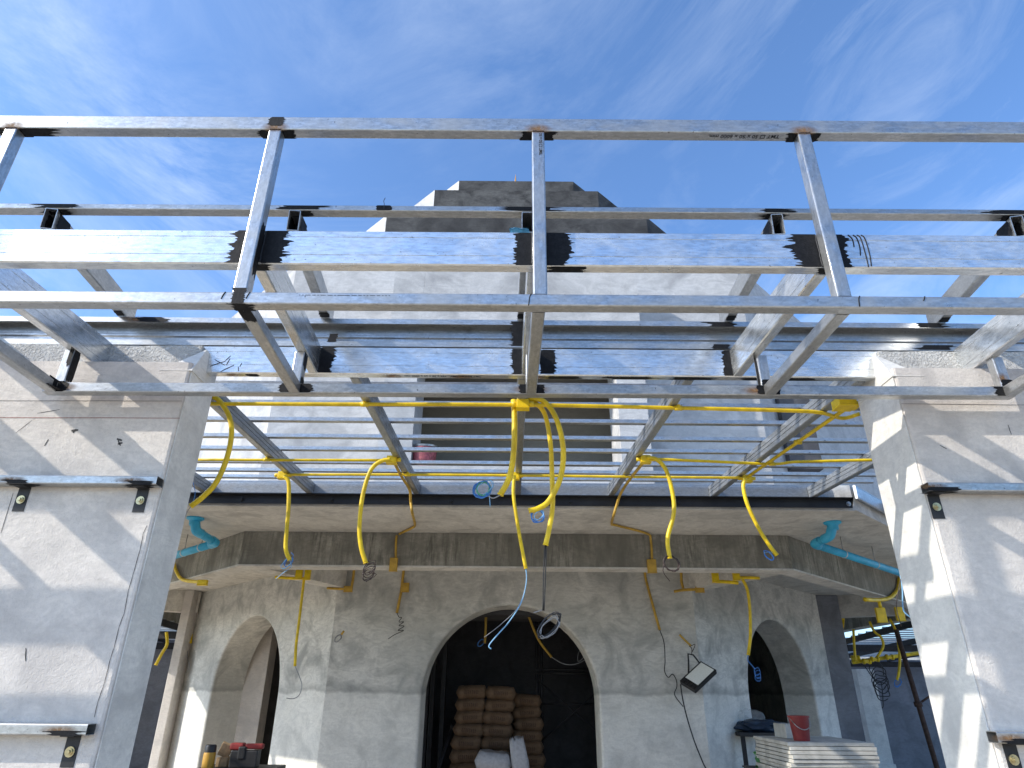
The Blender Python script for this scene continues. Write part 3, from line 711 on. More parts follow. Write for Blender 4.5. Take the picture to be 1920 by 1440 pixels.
# back rail joints
blf = 2.770
for x, a, b in ((-1.022, 0.045, 0.05), (0.09, 0.032, 0.042), (1.212, 0.035, 0.03)):
    both(bl, x, blf, 1.284+0.0035*x, a, b, 0.046, gap=0.05, rag=0.35)
both(bl, -2.165, blf, 1.276, 0.0, 0.055, 0.047, gap=0.02, rag=0.5)
both(bl, 2.345, blf, 1.292, 0.075, 0.0, 0.048, gap=0.0, rag=0.4)
stain(bl, (-2.10, blf, 1.277), XD, ZD, 0.12, 0.045); stain(bl, (0.09, blf, 1.283), XD, ZD, 0.2, 0.05); stain(bl, (1.15, blf, 1.286), XD, ZD, 0.15, 0.05)
patch(struts[0], (-2.150, 2.73, 1.2595), XD, YD, 0.05, 0.08, 0.3, rows=8)
patch(struts[0], (-2.1405, 2.735, 1.283), YD, ZD, 0.075, 0.046, 0.3, rows=8)
# hangers: painted sides
patch(hang[0], (-2.1135, 2.793, 1.40), ZD, YD, 0.17, 0.046, 0.25, rows=9)
patch(hang[0], (-2.125, 2.7685, 1.44), ZD, XD, 0.10, 0.020, 0.4, rows=7)
patch(hang[1], (-1.0015, 2.793, 1.43), ZD, YD, 0.08, 0.046, 0.3, rows=9); patch(hang[1], (-1.0015, 2.793, 1.325), ZD, YD, 0.04, 0.046, 0.3, rows=7)
patch(hang[3], (1.1815, 2.793, 1.39), ZD, YD, 0.15, 0.024, 0.3, rows=9); patch(hang[3], (1.206, 2.7685, 1.328), XD, ZD, 0.045, 0.03, 0.3, rows=9)
patch(hang[4], (2.345, 2.7685, 1.332), XD, ZD, 0.047, 0.04, 0.3, rows=9); stain(hang[4], (2.335, 2.7683, 1.36), XD, ZD, 0.06, 0.06)
# channel at the back: primer beside the rafters
c3f, c2f = C3Y-0.025, C3Y-0.0235
for (x, a, b) in ((-1.030, 0.0, 0.075), (0.075, 0.055, 0.0), (1.168, 0.045, 0.0), (-2.12, 0.0, 0.05), (2.335, 0.05, 0.0)):
    both(c3, x, c3f, 1.552, a, b, 0.150, gap=0.049, rag=0.35)
patch(c3, (0.185, c3f, 1.552), XD, ZD, 0.085, 0.14, 0.25, rows=16)
patch(c2, (-0.955, c2f, 1.685), XD, ZD, 0.05, 0.05, 0.3, rows=8)
patch(c2, (-1.93, c2f, 1.790), XD, ZD, 0.13, 0.03, 0.5, rows=7)
patch(c2, (0.03, c2f, 1.720), XD, ZD, 0.07, 0.15, 0.35, rows=12); patch(c2, (1.11, c2f, 1.786), XD, ZD, 0.16, 0.030, 0.5, rows=8); patch(c2, (1.10, c2f, 1.650), XD, ZD, 0.09, 0.028, 0.4, rows=8)
patch(c2, (2.235, c2f, 1.655), XD, ZD, 0.16, 0.03, 0.4, rows=8); patch(c2, (2.25, c2f, 1.79), XD, ZD, 0.14, 0.028, 0.4, rows=8)
stain(c2, (-2.02, c2f, 1.79), XD, ZD, 0.2, 0.05)
for x, w in ((0.28, 0.16), (0.60, 0.24), (0.93, 0.18), (1.30, 0.2), (1.48, 0.16), (-1.35, 0.05)):
    patch(c3, (x, C3Y+0.002, 1.4725), XD, YD, w, 0.026, 0.5, rows=6)
for x in (-1.45, -0.62, -0.26, 0.12): stain(c3, (x, C3Y, 1.4726), XD, YD, 0.12, 0.05)
for x0 in (-1.52, -1.49, -1.46, -1.41, -1.54, -1.50, -1.43):
    zz = rnd.uniform(1.50, 1.60); mark(c3, (x0+rnd.uniform(-.05, .05), c3f, zz), (x0+rnd.uniform(-.05, .05), c3f, zz-rnd.uniform(.02, .04)), 0.004, 'paint', 'paint_run')
# fascia joints and rafter ends
for x in (-1.95, -0.92, 0.09, 1.118, 2.14):
    patch(fas, (x+0.01, FAY-0.0235, zf(x)), XD, ZD, 0.15, 0.021, 0.6, rows=7)
    patch(fas, (x+0.0, FAY, zf(x)-0.0137), XD, YD, 0.09, 0.036, 0.5, rows=7)
patch(fas, (-0.552, FAY-0.0235, zf(-.55)), XD, ZD, 0.062, 0.026, 0.1, rows=7)
sweep('binding_wire', [(-0.55, FAY-.024, 1.845), (-0.552, FAY-.024, 1.875), (-0.556, FAY-.022, 1.892), (-0.551, FAY-.022, 1.91)], 0.0014, 'wire_black', fas, 5)
for s_, (xf, xb) in zip(slo[1:6], RBX[1:6]):
    for sx in (-1, 1): patch(s_, (xf+sx*0.025, 2.235, 1.791), YD, ZD, 0.07, 0.072, 0.12, rows=8)
for s_, (xf, xb) in zip(slo, RBX):
    d = (Vector((xb, 3.11, 1.872))-Vector((xf, 2.18, 1.787))).normalized()
    patch(s_, (xb-(xb-xf)*0.1+0.0, 2.98, 1.8095), XD, d, 0.046, 0.06, 0.2, rows=6)
for r_, (xf, xb) in zip(raf, RAX):
    mark(r_, (xf, C1Y+0.03, 1.4738), (xf, C1Y+0.031, 1.4738), 0.001)
for s_, (xf, xb) in ((slo[1], RBX[1]), (slo[2], RBX[2])):
    m_ = Vector((xf+0.4*(xb-xf)+0.0255, 2.50, 1.815))
    sweep('marker_line', [m_+Vector((0, 0.0, 0.05)), m_+Vector((-0.0005, -0.008, 0.0)), m_+Vector((0, 0.005, -0.045))], 0.0016, 'ink', s_, 4)
sweep('marker_line', [(-0.985, 2.40, 1.60), (-0.985, 2.39, 1.57), (-0.985, 2.40, 1.53)], 0.0016, 'ink', raf[1], 4)
# mill printing
lettering(top, 'TMT \u25a1 50 x 50 x 6000 mm.', 0.026, (1.120, FY+0.014, zt(1)-0.0362), (-1, 0, 0), (0, 1, 0))
lettering(posts[6], 'TMT \u25a1 50 x 50', 0.0185, (0.117, cy-0.026, 1.985), (0, 0, 1), (-1, 0, 0), off=0.0008)
lettering(posts[5], 'TMT \u25a1 50 x 50 x 6000', 0.030, (-1.0+0.026, cy-0.012, 1.62), (0, 0, 1), (0, 1, 0), off=0.0006)
lettering(c3, 'TMT PIPE BY TMT   100 x 50 x 25 x 6000 mm', 0.021, (-0.16, C3Y-0.010, 1.4724), (-1, 0, 0), (0, 1, 0), off=0.0006)
lettering(low, '- - --- -- - --- --- - ------- --- -- - - --- -- - - -', 0.020, (-0.78, FY, 1.293), (1, 0, 0), (0, 0, 1), off=0.0006)

# ================================================================== CEILING FRAME BEHIND
jf = thing('ceiling_frame', 'galvanised joists and thin cross battens spanning from the canopy to the roof slab', 'steel frame', (0, 3.1, 1.473))
JX = ((-2.62, -2.56), (-1.735, -1.685), (-0.828, -0.790), (0.055, 0.055), (0.930, 0.838), (1.829, 1.691), (2.700, 2.525))
JY0, JY1 = C3Y+0.030, 5.318
for a, b in JX:
    prism('joist', grooved(0.05, 0.10, (0.35, 0.62), d=0.004, g=0.003), (a, JY0, 1.523), (b, JY1, 1.523), 'galv3', jf)
for y in (3.39, 3.66, 3.94, 4.24, 4.50, 4.80, 5.02, 5.20):
    tube('batten', (-2.9, y, 1.5885+rnd.uniform(0, .002)), (3.0, y+rnd.uniform(-.01, .01), 1.5885+rnd.uniform(0, .002)), 0.038, 0.028, 'galv', jf, r=0.003)
ec = prism('edge_channel', grooved(0.022, 0.118, (0.1, 0.9)), (SLX+.02, 5.334, 1.535), (CX+2.62, 5.334, 1.535), 'galv3', jf)
ang = prism('angle_bar', [(-0.003, -0.04), (0.003, -0.04), (0.003, 0.034), (-0.045, 0.034), (-0.045, 0.04), (-0.003, 0.04)], (SLX+.02, 5.319, 1.4315), (CX+2.80, 5.319, 1.4345), 'black_steel', jf)
for x in (-2.3, -1.55, -0.55, 0.45, 1.35, 2.77):
    lathe('bolt', [(0.0, 0.02), (0.012, 0.02), (0.012, 0.008), (0.02, 0.008), (0.02, 0.0)], (CX+x, 5.316, 1.428), 'bolt_grey' if x > 2 else 'black_steel', ang, 8, True, Matrix.Rotation(math.radians(90), 4, 'X'))
for sx in (-1, 1):
    p0 = Vector((CX+2.84 if sx > 0 else SLX-.01, 5.34, 1.535)); p1 = p0+Vector((sx*2.6, 2.6, 0)); off = Vector((sx*-0.011, -0.011, 0))*1.6
    prism('edge_channel', grooved(0.022, 0.118, (0.1, 0.9)), p0+Vector((sx*0.015, -0.015, 0)), p1+Vector((sx*0.015, -0.015, 0)), 'galv3', jf)
    for k in range(6):
        b0 = p0+Vector((sx*(0.22+0.20*k), -0.20*k-0.22+0.02, 0.055)); tube('batten', b0+Vector((-sx*0.15, -0.15, 0)), b0+Vector((sx*2.7, 2.7, 0)), 0.038, 0.028, 'galv', jf, r=0.003)
    for k in range(3):
        q = p0+Vector((sx*(0.5+0.8*k), 0.5+0.8*k, 0))
        prism('joist', grooved(0.05, 0.10, (0.35, 0.62)), q+Vector((sx*0.03, -0.03, -0.012)), q+Vector((sx*1.6, -1.6, -0.012)), 'galv3', jf)

# ================================================================== YELLOW CONDUITS
ZC = 1.459
def Z_(pts): return [atZ(x, y, ZC) for x, y in pts]
def jbox(parent, c, w=0.07, h=0.05, d=0.05, mat='yellow', rot=0.0, name='junction_box'):
    wm = Matrix.Translation(Vector(c)) @ Matrix.Rotation(rot, 4, 'Z')
    b = box(name, (-w/2, -d/2, -h/2), (w/2, d/2, h/2), mat, parent, 0.006, wm)
    box('box_lid', (-w/2-0.003, -d/2-0.003, -h/2-0.006), (w/2+0.003, d/2+0.003, -h/2-0.0005), mat, b, 0.002, wm)
    return b
def collar(parent, p, q, r, mat='yellow'):
    p = Vector(p); q = Vector(q); d = (q-p).normalized()
    sweep('coupler', [p, p+d*0.05], r, mat, parent, 10, smooth=False)
def run(label, pts, r=0.0105, boxes=(), mat='yellow', clips=(), extra=(), step=4, smooth=True):
    t = thing('conduit_run', label, 'conduit', pts[0])
    sweep('pipe', pts, r, mat, t, 10, smooth=smooth, step=step)
    for e in extra: sweep('pipe', e, r, mat, t, 10, smooth=False)
    for c in boxes:
        jbox(t, c); i = Vector(c)
        for s in (-1, 1): sweep('coupler', [i+XD*s*0.030, i+XD*s*0.062], r*1.45, mat, t, 10, smooth=False)
    for c in clips:
        sweep('coupler', [Vector(c)-XD*0.022, Vector(c)+XD*0.022], r*1.35, mat, t, 10, smooth=False)
        box('pipe_clip', (c[0]-0.008, c[1]-0.016, c[2]-0.001), (c[0]+0.008, c[1]+0.016, c[2]+0.017), mat, t, 0.002)
    return t
run('yellow conduit crossing under the joists right behind the canopy back rail', Z_([(366, 757), (690, 758), (975, 759), (1272, 765), (1480, 770), (1540, 774), (1580, 784), (1612, 776)]), 0.0115,
    boxes=[atZ(980, 758, 1.452)], clips=[atZ(684, 758, ZC), atZ(1272, 765, ZC)], step=6)
run('yellow conduit from the chalk-marked pier to a box on the second joist', Z_([(366, 862), (500, 862.5), (735, 863)]), 0.0105, boxes=[atZ(735, 862, ZC)], clips=[atZ(500, 862, ZC)])
run('long yellow conduit linking three boxes near the slab edge', Z_([(530, 890), (760, 890), (965, 891.5), (1180, 894), (1400, 896)]), 0.0105, boxes=[atZ(531, 891, ZC), atZ(965, 892, ZC), atZ(1400, 897, ZC)], clips=[atZ(765, 890, ZC)])
run('yellow conduit from the fifth joist to the sun-patched pier', Z_([(1210, 860), (1330, 865), (1448, 870), (1490, 866), (1570, 864), (1650, 862)]), 0.0105, boxes=[atZ(1210, 861, ZC)], clips=[atZ(1448, 870, ZC)])
run('straight yellow conduit running along the underside of a joist beside the sun-patched pier', Z_([(1592, 762), (1500, 826), (1402, 894)]), 0.0115, boxes=[atZ(1592, 757, 1.45)], clips=[atZ(1496, 829, ZC)], smooth=False)
jb = thing('junction_box', 'large yellow junction box under the joist next to the sun-patched pier', 'electrical box', atZ(1578, 757, 1.45))
q = atZ(1575, 757, 1.447)
box('box_body', (q.x-0.03, q.y-0.05, q.z-0.022), (q.x+0.07, q.y+0.04, q.z+0.024), 'yellow', jb, 0.006)
box('box_lid', (q.x-0.033, q.y-0.053, q.z-0.030), (q.x+0.073, q.y+0.043, q.z-0.0225), 'yellow', jb, 0.003)

def drop(label, pts, r, mat='yellow', wires=(), coils=(), name='hanging_conduit', boxes=(), extra=()):
    t = thing(name, label, 'conduit', pts[0])
    tb = sweep('conduit_tube', pts, r, mat, t, 10, step=6)
    d = (Vector(pts[-1])-Vector(pts[-2])).normalized(); e = Vector(pts[-1])
    sweep('tube_end', [e-d*0.004, e+d*0.001], r*1.12, mat, t, 10, smooth=False)
    for wp, wm_, wr in wires: sweep('wire', wp, wr, wm_, t, 6, step=5)
    for c in coils: coil('wire_coil', *c[:3], c[3], t, **(c[4] if len(c) > 4 else {}))
    for c, w, h in boxes: jbox(t, c, w, h, 0.04, mat)
    for p_, r_ in extra: sweep('conduit_tube', p_, r_, mat, t, 10, step=5)
    return t
def PY_(pts, Y): return [atY(x, y, Y) for x, y in pts]
Y1, Y2, Y3 = 3.38, 4.27, 4.60
drop('thick yellow tube bowing down beside the chalk-marked pier, wires at its end', [atY(395, 742, Y1), atY(412, 752, Y1), atY(430, 782, Y1), atY(434, 815, Y1), atY(425, 860, Y1), atY(405, 905, Y1), atY(380, 932, Y1), atY(358, 949, Y1)], 0.0145,
     wires=[(PY_([(360, 947), (352, 958), (345, 975)], Y1), 'wire_grey', .0022), (PY_([(360, 947), (366, 925), (362, 905)], Y1), 'wire_blue', .002)])
drop('yellow tube hanging straight from the first conduit box, loose blue wires at its tip', PY_([(533, 893), (541, 905), (541, 950), (537, 1000), (536, 1030), (543, 1050)], Y3), 0.0150,
     wires=[(PY_([(543, 1050), (546, 1062), (530, 1075), (517, 1086)], Y3), 'wire_pale', .0024), (PY_([(543, 1050), (550, 1042), (546, 1036)], Y3), 'wire_blue', .002)],
     coils=[(atY(541, 1054, Y3), 0.034, 3.2, 'wire_blue', dict(rad=.0022)), (atY(537, 1057, Y3), 0.04, 2.2, 'wire_pale', dict(rad=.0022))])
drop('yellow tube arching left off the second joist with a coil of brown wire below', PY_([(733, 861), (712, 866), (694, 884), (680, 930), (674, 985), (677, 1025), (686, 1056)], Y2), 0.0150,
     coils=[(atY(693, 1060, Y2), 0.046, 5.5, 'wire_brown', dict(rad=.0028, drop=0.07, tail=[atY(706, 1077, Y2), atY(686, 1091, Y2)]))])
def under(x, y): return atZ(x, y, Z_SLAB-0.016)
drop('faded conduit bent from the second joist over the soffit to a ring beam box', [atZ(738, 864, ZC), atZ(752, 892, ZC), atZ(768, 918, ZC), atY(770, 940, 5.28), atY(773, 962, 5.28), under(778, 984), under(772, 990), under(748, 1002), atY(743, 1010, 6.35), atY(742, 1048, 6.35)], 0.0115, 'yellow_old',
     boxes=[(atY(738, 1058, 6.34), 0.075, 0.12)])
drop('thick yellow tube from the centre box ending in a blue and green wire coil', PY_([(963, 750), (965, 790), (963, 850), (955, 895), (938, 928)], Y1), 0.0165,
     wires=[(PY_([(938, 928), (925, 934), (915, 930)], Y1), 'wire_grey', .0035)],
     coils=[(atY(904, 918, Y1), 0.046, 5.0, 'wire_blue', dict(rad=.0026, squash=.9)), (atY(906, 917, Y1), 0.036, 4.0, 'wire_green', dict(rad=.0024, squash=.9)), (atY(909, 915, Y1), 0.05, 2.0, 'wire_pale', dict(rad=.0022, tail=[atY(918, 936, Y1), atY(919, 950, Y1)]))])
drop('slim yellow tube dropping below the centre joist with a long blue wire into the arch', PY_([(964, 892), (963, 930), (971, 985), (978, 1025), (986, 1066)], Y3), 0.0130,
     wires=[(PY_([(986, 1066), (987, 1090), (978, 1128), (955, 1165), (933, 1190), (917, 1210), (921, 1217)], Y3), 'wire_pale', .0040), (PY_([(986, 1066), (985, 1100), (970, 1140), (940, 1170), (908, 1195)], Y3), 'wire_grey', .0020)])
drop('longest yellow loop off the centre box, black cables trailing to a coil', [atY(985, 754, Y1), atY(1005, 757, Y1), atY(1022, 778, Y1+.02), atY(1032, 830, Y1+.03), atY(1035, 890, Y1+.04), atY(1036, 950, Y1+.04), atY(1030, 990, Y1+.04), atY(1023, 1022, Y1+.04)], 0.0140,
     wires=[(PY_([(1024, 1022), (1023, 1070), (1020, 1145)], Y1+.04), 'wire_black', .0032), (PY_([(1022, 1022), (1019, 1080), (1018, 1145)], Y1+.04), 'wire_black', .0030), (PY_([(1016, 1144), (1000, 1149)], Y1+.04), 'wire_grey', .0025)],
     coils=[(atY(1029, 1172, Y1+.04), 0.072, 6, 'wire_black', dict(rad=.0022, squash=.45, jit=.3)), (atY(1031, 1176, Y1+.03), 0.06, 3, 'wire_grey', dict(rad=.0018, squash=.5, jit=.3))])
drop('wide yellow loop off the centre box curling back left with a blue coil', [atY(990, 746, Y1-.02), atY(1020, 753, Y1-.02), atY(1043, 785, Y1-.03), atY(1056, 840, Y1-.04), atY(1051, 895, Y1-.04), atY(1030, 938, Y1-.04), atY(1010, 953, Y1-.04), atY(992, 958, Y1-.04)], 0.0150,
     coils=[(atY(1008, 968, Y1-.04), 0.034, 4.5, 'wire_blue', dict(rad=.0024, squash=1.0)), (atY(1010, 966, Y1-.04), 0.03, 3.0, 'wire_pale', dict(rad=.002))])
drop('yellow tube arching right off the fifth joist with a round brown wire coil', PY_([(1212, 858), (1232, 862), (1250, 884), (1262, 930), (1263, 965), (1252, 1010), (1256, 1047)], Y2), 0.0150,
     coils=[(atY(1259, 1057, Y2), 0.045, 4.5, 'wire_brown', dict(rad=.003, squash=1.1, tail=[atY(1243, 1070, Y2), atY(1256, 1090, Y2)]))])
drop('faded conduit bent from the fifth joist over the soffit, above the floodlight', [atZ(1207, 866, ZC), atZ(1180, 900, ZC), atZ(1164, 925, ZC), atY(1157, 945, 5.28), atY(1151, 965, 5.28), under(1147, 982), under(1155, 985), under(1212, 1000), atY(1220, 1012, 6.35), atY(1223, 1052, 6.35)], 0.0115, 'yellow_old',
     boxes=[(atY(1222, 1061, 6.34), 0.085, 0.12)])
drop('yellow tube curving down from the end box beside the sun-patched pier, small blue coil', PY_([(1397, 897), (1394, 915), (1403, 950), (1425, 995), (1445, 1026), (1457, 1041)], Y3), 0.0145,
     wires=[(PY_([(1457, 1041), (1445, 1035), (1432, 1037)], Y3), 'wire_pale', .002)],
     coils=[(atY(1441, 1041, Y3), 0.038, 3.0, 'wire_blue', dict(rad=.0022, squash=.5, axis=(.5, 1, .3)))])

# conduits on the arched walls
nL = Vector((-0.7071, -0.7071, 0)); nR = Vector((0.7071, -0.7071, 0))
def wL(x, y, o=0.02): return onP(x, y, WP[0]+nL*o, nL)
def wR(x, y, o=0.02): return onP(x, y, WP[1]+nR*o, nR)
WF = 7.925
drop('short yellow conduit on the arch wall ending in a black spring of wire', PY_([(758, 1062), (755, 1085), (752, 1110), (744, 1149)], WF), 0.016, 'yellow_old',
     wires=[(PY_([(744, 1149), (748, 1157), (753, 1158), (748, 1166), (757, 1166), (748, 1173), (758, 1174), (746, 1182), (757, 1182), (740, 1190), (728, 1198)], WF-.03), 'wire_black', .0042)], boxes=[(atY(760, 1101, WF-.01), 0.09, 0.10)])
drop('slanting yellow conduit on the arch wall, its black lead running to the floodlight', PY_([(1209, 1072), (1212, 1090), (1224, 1135), (1237, 1181)], WF), 0.015, 'yellow_old',
     wires=[(PY_([(1237, 1181), (1245, 1205), (1247, 1240), (1246, 1258), (1253, 1270), (1261, 1264), (1268, 1275), (1269, 1288), (1265, 1303), (1281, 1325)], WF-.03), 'wire_black', .0052)])
drop('yellow tube hanging beside the workbench arch, pale wire loop below it', PY_([(570, 1086), (566, 1120), (560, 1170), (555, 1210), (553, 1249)], 7.0), 0.0150, 'yellow',
     wires=[(PY_([(553, 1249), (561, 1268), (566, 1285), (561, 1303), (550, 1310), (537, 1309)], 7.0), 'wire_grey', .0036)], boxes=[(atY(561, 1075, 6.9), .07, .11), (atY(577, 1077, 6.9), .06, .10)],
     extra=[(PY_([(516, 1082), (545, 1084), (580, 1085)], 6.95), .016)])
drop('yellow conduit elbow on the end of the radial beam over the chalk-side wall corner', PY_([(664, 1066), (662, 1085), (659, 1102)], 7.86), 0.016, 'yellow_old',
     boxes=[(atY(653, 1104, 7.86), .10, .06)], extra=[(PY_([(613, 1103), (635, 1104), (657, 1105)], 7.86), .014)])
drop('yellow conduit elbow on the radial beam end above the floodlight', PY_([(1277, 1070), (1278, 1090), (1281, 1103)], 7.80), 0.016, 'yellow_old',
     boxes=[(atY(1312, 1105, 7.7), .10, .06)], extra=[(PY_([(1264, 1109), (1285, 1106), (1318, 1105)], 7.7), .016)])
drop('yellow tube hanging in the mouth of the dark side arch, blue wire tangle below', PY_([(1392, 1086), (1401, 1105), (1406, 1140), (1407, 1190), (1403, 1228)], 7.0), 0.0165, 'yellow',
     wires=[(PY_([(1403, 1228), (1402, 1238), (1412, 1250), (1416, 1255)], 7.0), 'wire_blue', .0042)], coils=[(atY(1419, 1255, 7.0), .03, 3.5, 'wire_blue', dict(rad=.003, drop=.10, squash=.8))],
     boxes=[(atY(1341, 1081, 6.9), .07, .11), (atY(1380, 1078, 6.8), .07, .10)], extra=[(PY_([(1342, 1090), (1362, 1091), (1384, 1093)], 6.9), .018), (PY_([(1378, 1083), (1400, 1083), (1424, 1084)], 6.8), .016)])
run('yellow conduit along the top of the side arch wall facing the chalk-marked pier', [wL(498, 1074), wL(440, 1087), wL(372, 1102)], 0.017, mat='yellow_old', step=4)
drop('pair of yellow conduits down the arch wall edge beside the chalk-marked pier', [wL(366, 1100, .03), wL(364, 1130, .03), wL(361, 1165, .03), wL(357, 1206, .03)], 0.022, 'yellow',
     wires=[([wL(352, 1215, .05), wL(352, 1235, .05), wL(355, 1250, .05), wL(350, 1262, .05)], 'wire_grey', .005)],
     extra=[([wL(346, 1150, .03), wL(345, 1190, .03), wL(344, 1224, .03)], .016), ([wL(345, 1152, .05), wL(360, 1150, .05)], .03)])
rl0 = RO[0]; rr1 = RO[1]
def rL(x, y, o=0.03): return onP(x, y, rl0+nL*o, nL)
def rR(x, y, o=0.03): return onP(x, y, rr1+nR*o, nR)
drop('yellow elbow tube low on the ring beam behind the chalk-marked pier', [rL(326, 1056), rL(331, 1072), rL(343, 1087), rL(380, 1092)], 0.018, 'yellow', boxes=[(rL(380, 1092), .10, .05)])
run('yellow conduit along the top of the side arch wall facing the sun-patched pier', [wR(1425, 1078), wR(1490, 1094), wR(1550, 1107)], 0.018, mat='yellow_old', step=4)
drop('yellow tubes down the outer edge of the side arch wall by the sun-patched pier', [wR(1560, 1108, .04), wR(1575, 1120, .04), wR(1581, 1160, .04), wR(1574, 1205, .04)], 0.022, 'yellow',
     extra=[([wR(1550, 1108, .04), wR(1564, 1118, .04), wR(1569, 1150, .04)], .024)], boxes=[(wR(1571, 1152, .05), .13, .16)])
drop('yellow tube curling along the ring beam towards the sun-patched pier with two boxes', [rR(1686, 1084), rR(1683, 1105), rR(1668, 1121), rR(1645, 1125), rR(1622, 1124)], 0.022, 'yellow', boxes=[(rR(1652, 1153, .03), .11, .16), (rR(1687, 1151, .03), .10, .16)],
     extra=[([rR(1648, 1127), rR(1651, 1140)], .02)])
drop('thin yellow conduit hanging inside the centre arch with a dark coil', PY_([(911, 1134), (911, 1165), (909, 1206)], 8.75), 0.016, 'yellow_old', coils=[(atY(902, 1205, 8.75), .05, 3, 'wire_blue', dict(rad=.004))])
drop('thin yellow conduit swinging across the centre arch with a grey lead', PY_([(986, 1135), (993, 1160), (1010, 1200), (1034, 1232)], 8.7), 0.015, 'yellow_old',
     wires=[(PY_([(1034, 1232), (1055, 1244), (1075, 1246), (1092, 1240), (1104, 1232)], 8.7), 'wire_grey', .005), (PY_([(1104, 1208), (1086, 1222), (1084, 1240), (1095, 1230), (1094, 1210)], 8.7), 'wire_grey', .004)])
sw = thing('wall_wire', 'small tangle of wire poking from the arch wall', 'wire', atY(640, 1185, WF))
sweep('wire_stub', PY_([(645, 1183), (640, 1190)], WF-.02), .012, 'yellow_old', sw, 6, smooth=False)
coil('wire_coil', atY(634, 1197, WF-.03), .045, 4, 'wire_grey', sw, rad=.004)

# blue drain pipes under the slab
def drain(label, a, pts, r=0.036):
    t = thing('drain_pipe', label, 'pipe', a)
    P = [Vector(p) for p in pts]
    for i, (p, q_) in enumerate(zip(P, P[1:])):
        sweep('pipe', [p, q_], r, 'blue', t, 14, smooth=False)
    for p, p_, q_ in zip(P[1:-1], P, P[2:]):
        d1 = (p_-p).normalized(); d2 = (q_-p).normalized()
        sweep('elbow', [p+d1*0.085, p+d1*0.04, p+(d1+d2)*0.008, p+d2*0.04, p+d2*0.085], r*1.16, 'blue', t, 14, step=4)
    lathe('flange', [(r*2.1, 0.0), (r*2.1, -0.012), (r*1.3, -0.03), (r*1.2, -0.07), (0.0, -0.07)], (P[0].x, P[0].y, Z_SLAB-0.001), 'blue', t, 18)
    for p, q_ in zip(P[2:], P[3:]):
        for k in (0.25, 0.55):
            c = p+(q_-p)*k; d = (q_-p).normalized()
            cl = sweep('pipe_clip', [c-d*0.008, c+d*0.008], r*1.1, 'clip', t, 14, smooth=False)
            sweep('clip_rod', [c+ZD*r, (c.x, c.y, Z_SLAB)], 0.005, 'bolt_grey', cl, 6, smooth=False)
    return t
def under2(x, y, dz): return atZ(x, y, Z_SLAB-dz)
drain('short bright blue drain pipe under the slab beside the chalk-marked pier', under(366, 975), [under(366, 974), under2(367, 995, .12), under2(405, 1018, .16), under2(300, 1050, .20)])
drain('long bright blue drain pipe under the slab running behind the sun-patched pier', under(1560, 984), [under(1561, 982), under2(1557, 1005, .12), under2(1526, 1020, .15), under2(1720, 1085, .22)])
hw = thing('hanging_wire', 'thin blue wire hanging beside the inner edge of the sun-patched pier', 'wire', atY(1690, 1078, 5.6))
sweep('wire', PY_([(1688, 1078), (1692, 1105), (1693, 1140), (1700, 1152), (1712, 1160)], 5.6), .006, 'wire_pale', hw, 6)
sweep('wire', PY_([(1690, 1080), (1684, 1110), (1681, 1140), (1690, 1175)], 5.6), .004, 'wire_brown', hw, 6)

# floodlight
fl = thing('floodlight', 'square black floodlight with a pale lens hanging crooked on the arch wall', 'floodlight', atY(1300, 1240, 7.75))
c1_, c2_, c3_, c4_ = atY(1274, 1276, 7.74), atY(1314, 1239, 7.80), atY(1341, 1255, 7.72), atY(1303, 1294, 7.62)
fu = (c2_-c1_); fv = (c4_-c1_); fnrm = fu.cross(fv).normalized()
if fnrm.y > 0: fnrm = -fnrm
def quad_box(name, o, u, v, n, d0, d1, mat, parent, a0=0, a1=1, b0=0, b1=1, bev=0.0):
    V = [o+u*a+v*b+n*d-o for d in (d0, d1) for a, b in ((a0, b0), (a1, b0), (a1, b1), (a0, b1))]
    return obj(name, V, [(0, 1, 2, 3), (4, 5, 6, 7), (0, 1, 5, 4), (1, 2, 6, 5), (2, 3, 7, 6), (3, 0, 4, 7)], mat, parent, Matrix.Translation(o), bev=bev)
fb = quad_box('housing', c1_, fu, fv, fnrm, -0.06, 0.0, 'lamp_black', fl, bev=0.006)
quad_box('lens', c1_, fu, fv, fnrm, 0.0005, 0.004, 'led', fb, 0.20, 0.95, 0.10, 0.92)
for k in range(4): quad_box('cooling_fin', c1_, fu, fv, fnrm, 0.0005, 0.012, 'lamp_black', fb, 0.03, 0.14, 0.1+0.22*k, 0.22+0.22*k)
sweep('yoke', [c1_+fu*0.42-fnrm*0.03-fv*0.02, atY(1291, 1240, 7.78), atY(1290, 1226, 7.80), atY(1300, 1228, 7.80), c1_+fu*0.92-fnrm*0.03+fv*0.1], 0.010, 'lamp_black', fl, 6, smooth=False)
sweep('hanging_wire', PY_([(1297, 1226), (1297, 1216), (1292, 1211)], 7.85), .005, 'wire_brown', fl, 5)
cs = thing('conduit_stub', 'short worn orange conduit stub poking from the wall above the floodlight', 'conduit', atY(1280, 1195, WF))
sweep('pipe', PY_([(1274, 1190), (1284, 1200), (1296, 1211)], WF-.02), .012, 'yellow_old', cs, 8); sweep('wire', PY_([(1296, 1211), (1303, 1208), (1301, 1216), (1298, 1222)], WF-.05), .004, 'wire_brown', cs, 5)
cb = tag(sweep('power_cable', PY_([(1276, 1283), (1280, 1310), (1288, 1345), (1302, 1390), (1318, 1430), (1330, 1460), (1345, 1560)], 7.8)+[Vector((2.3, 7.7, GZ+.01))], .0075, 'wire_black', None, 7),
         'black power cable dropping from the floodlight down the arch wall', 'cable')

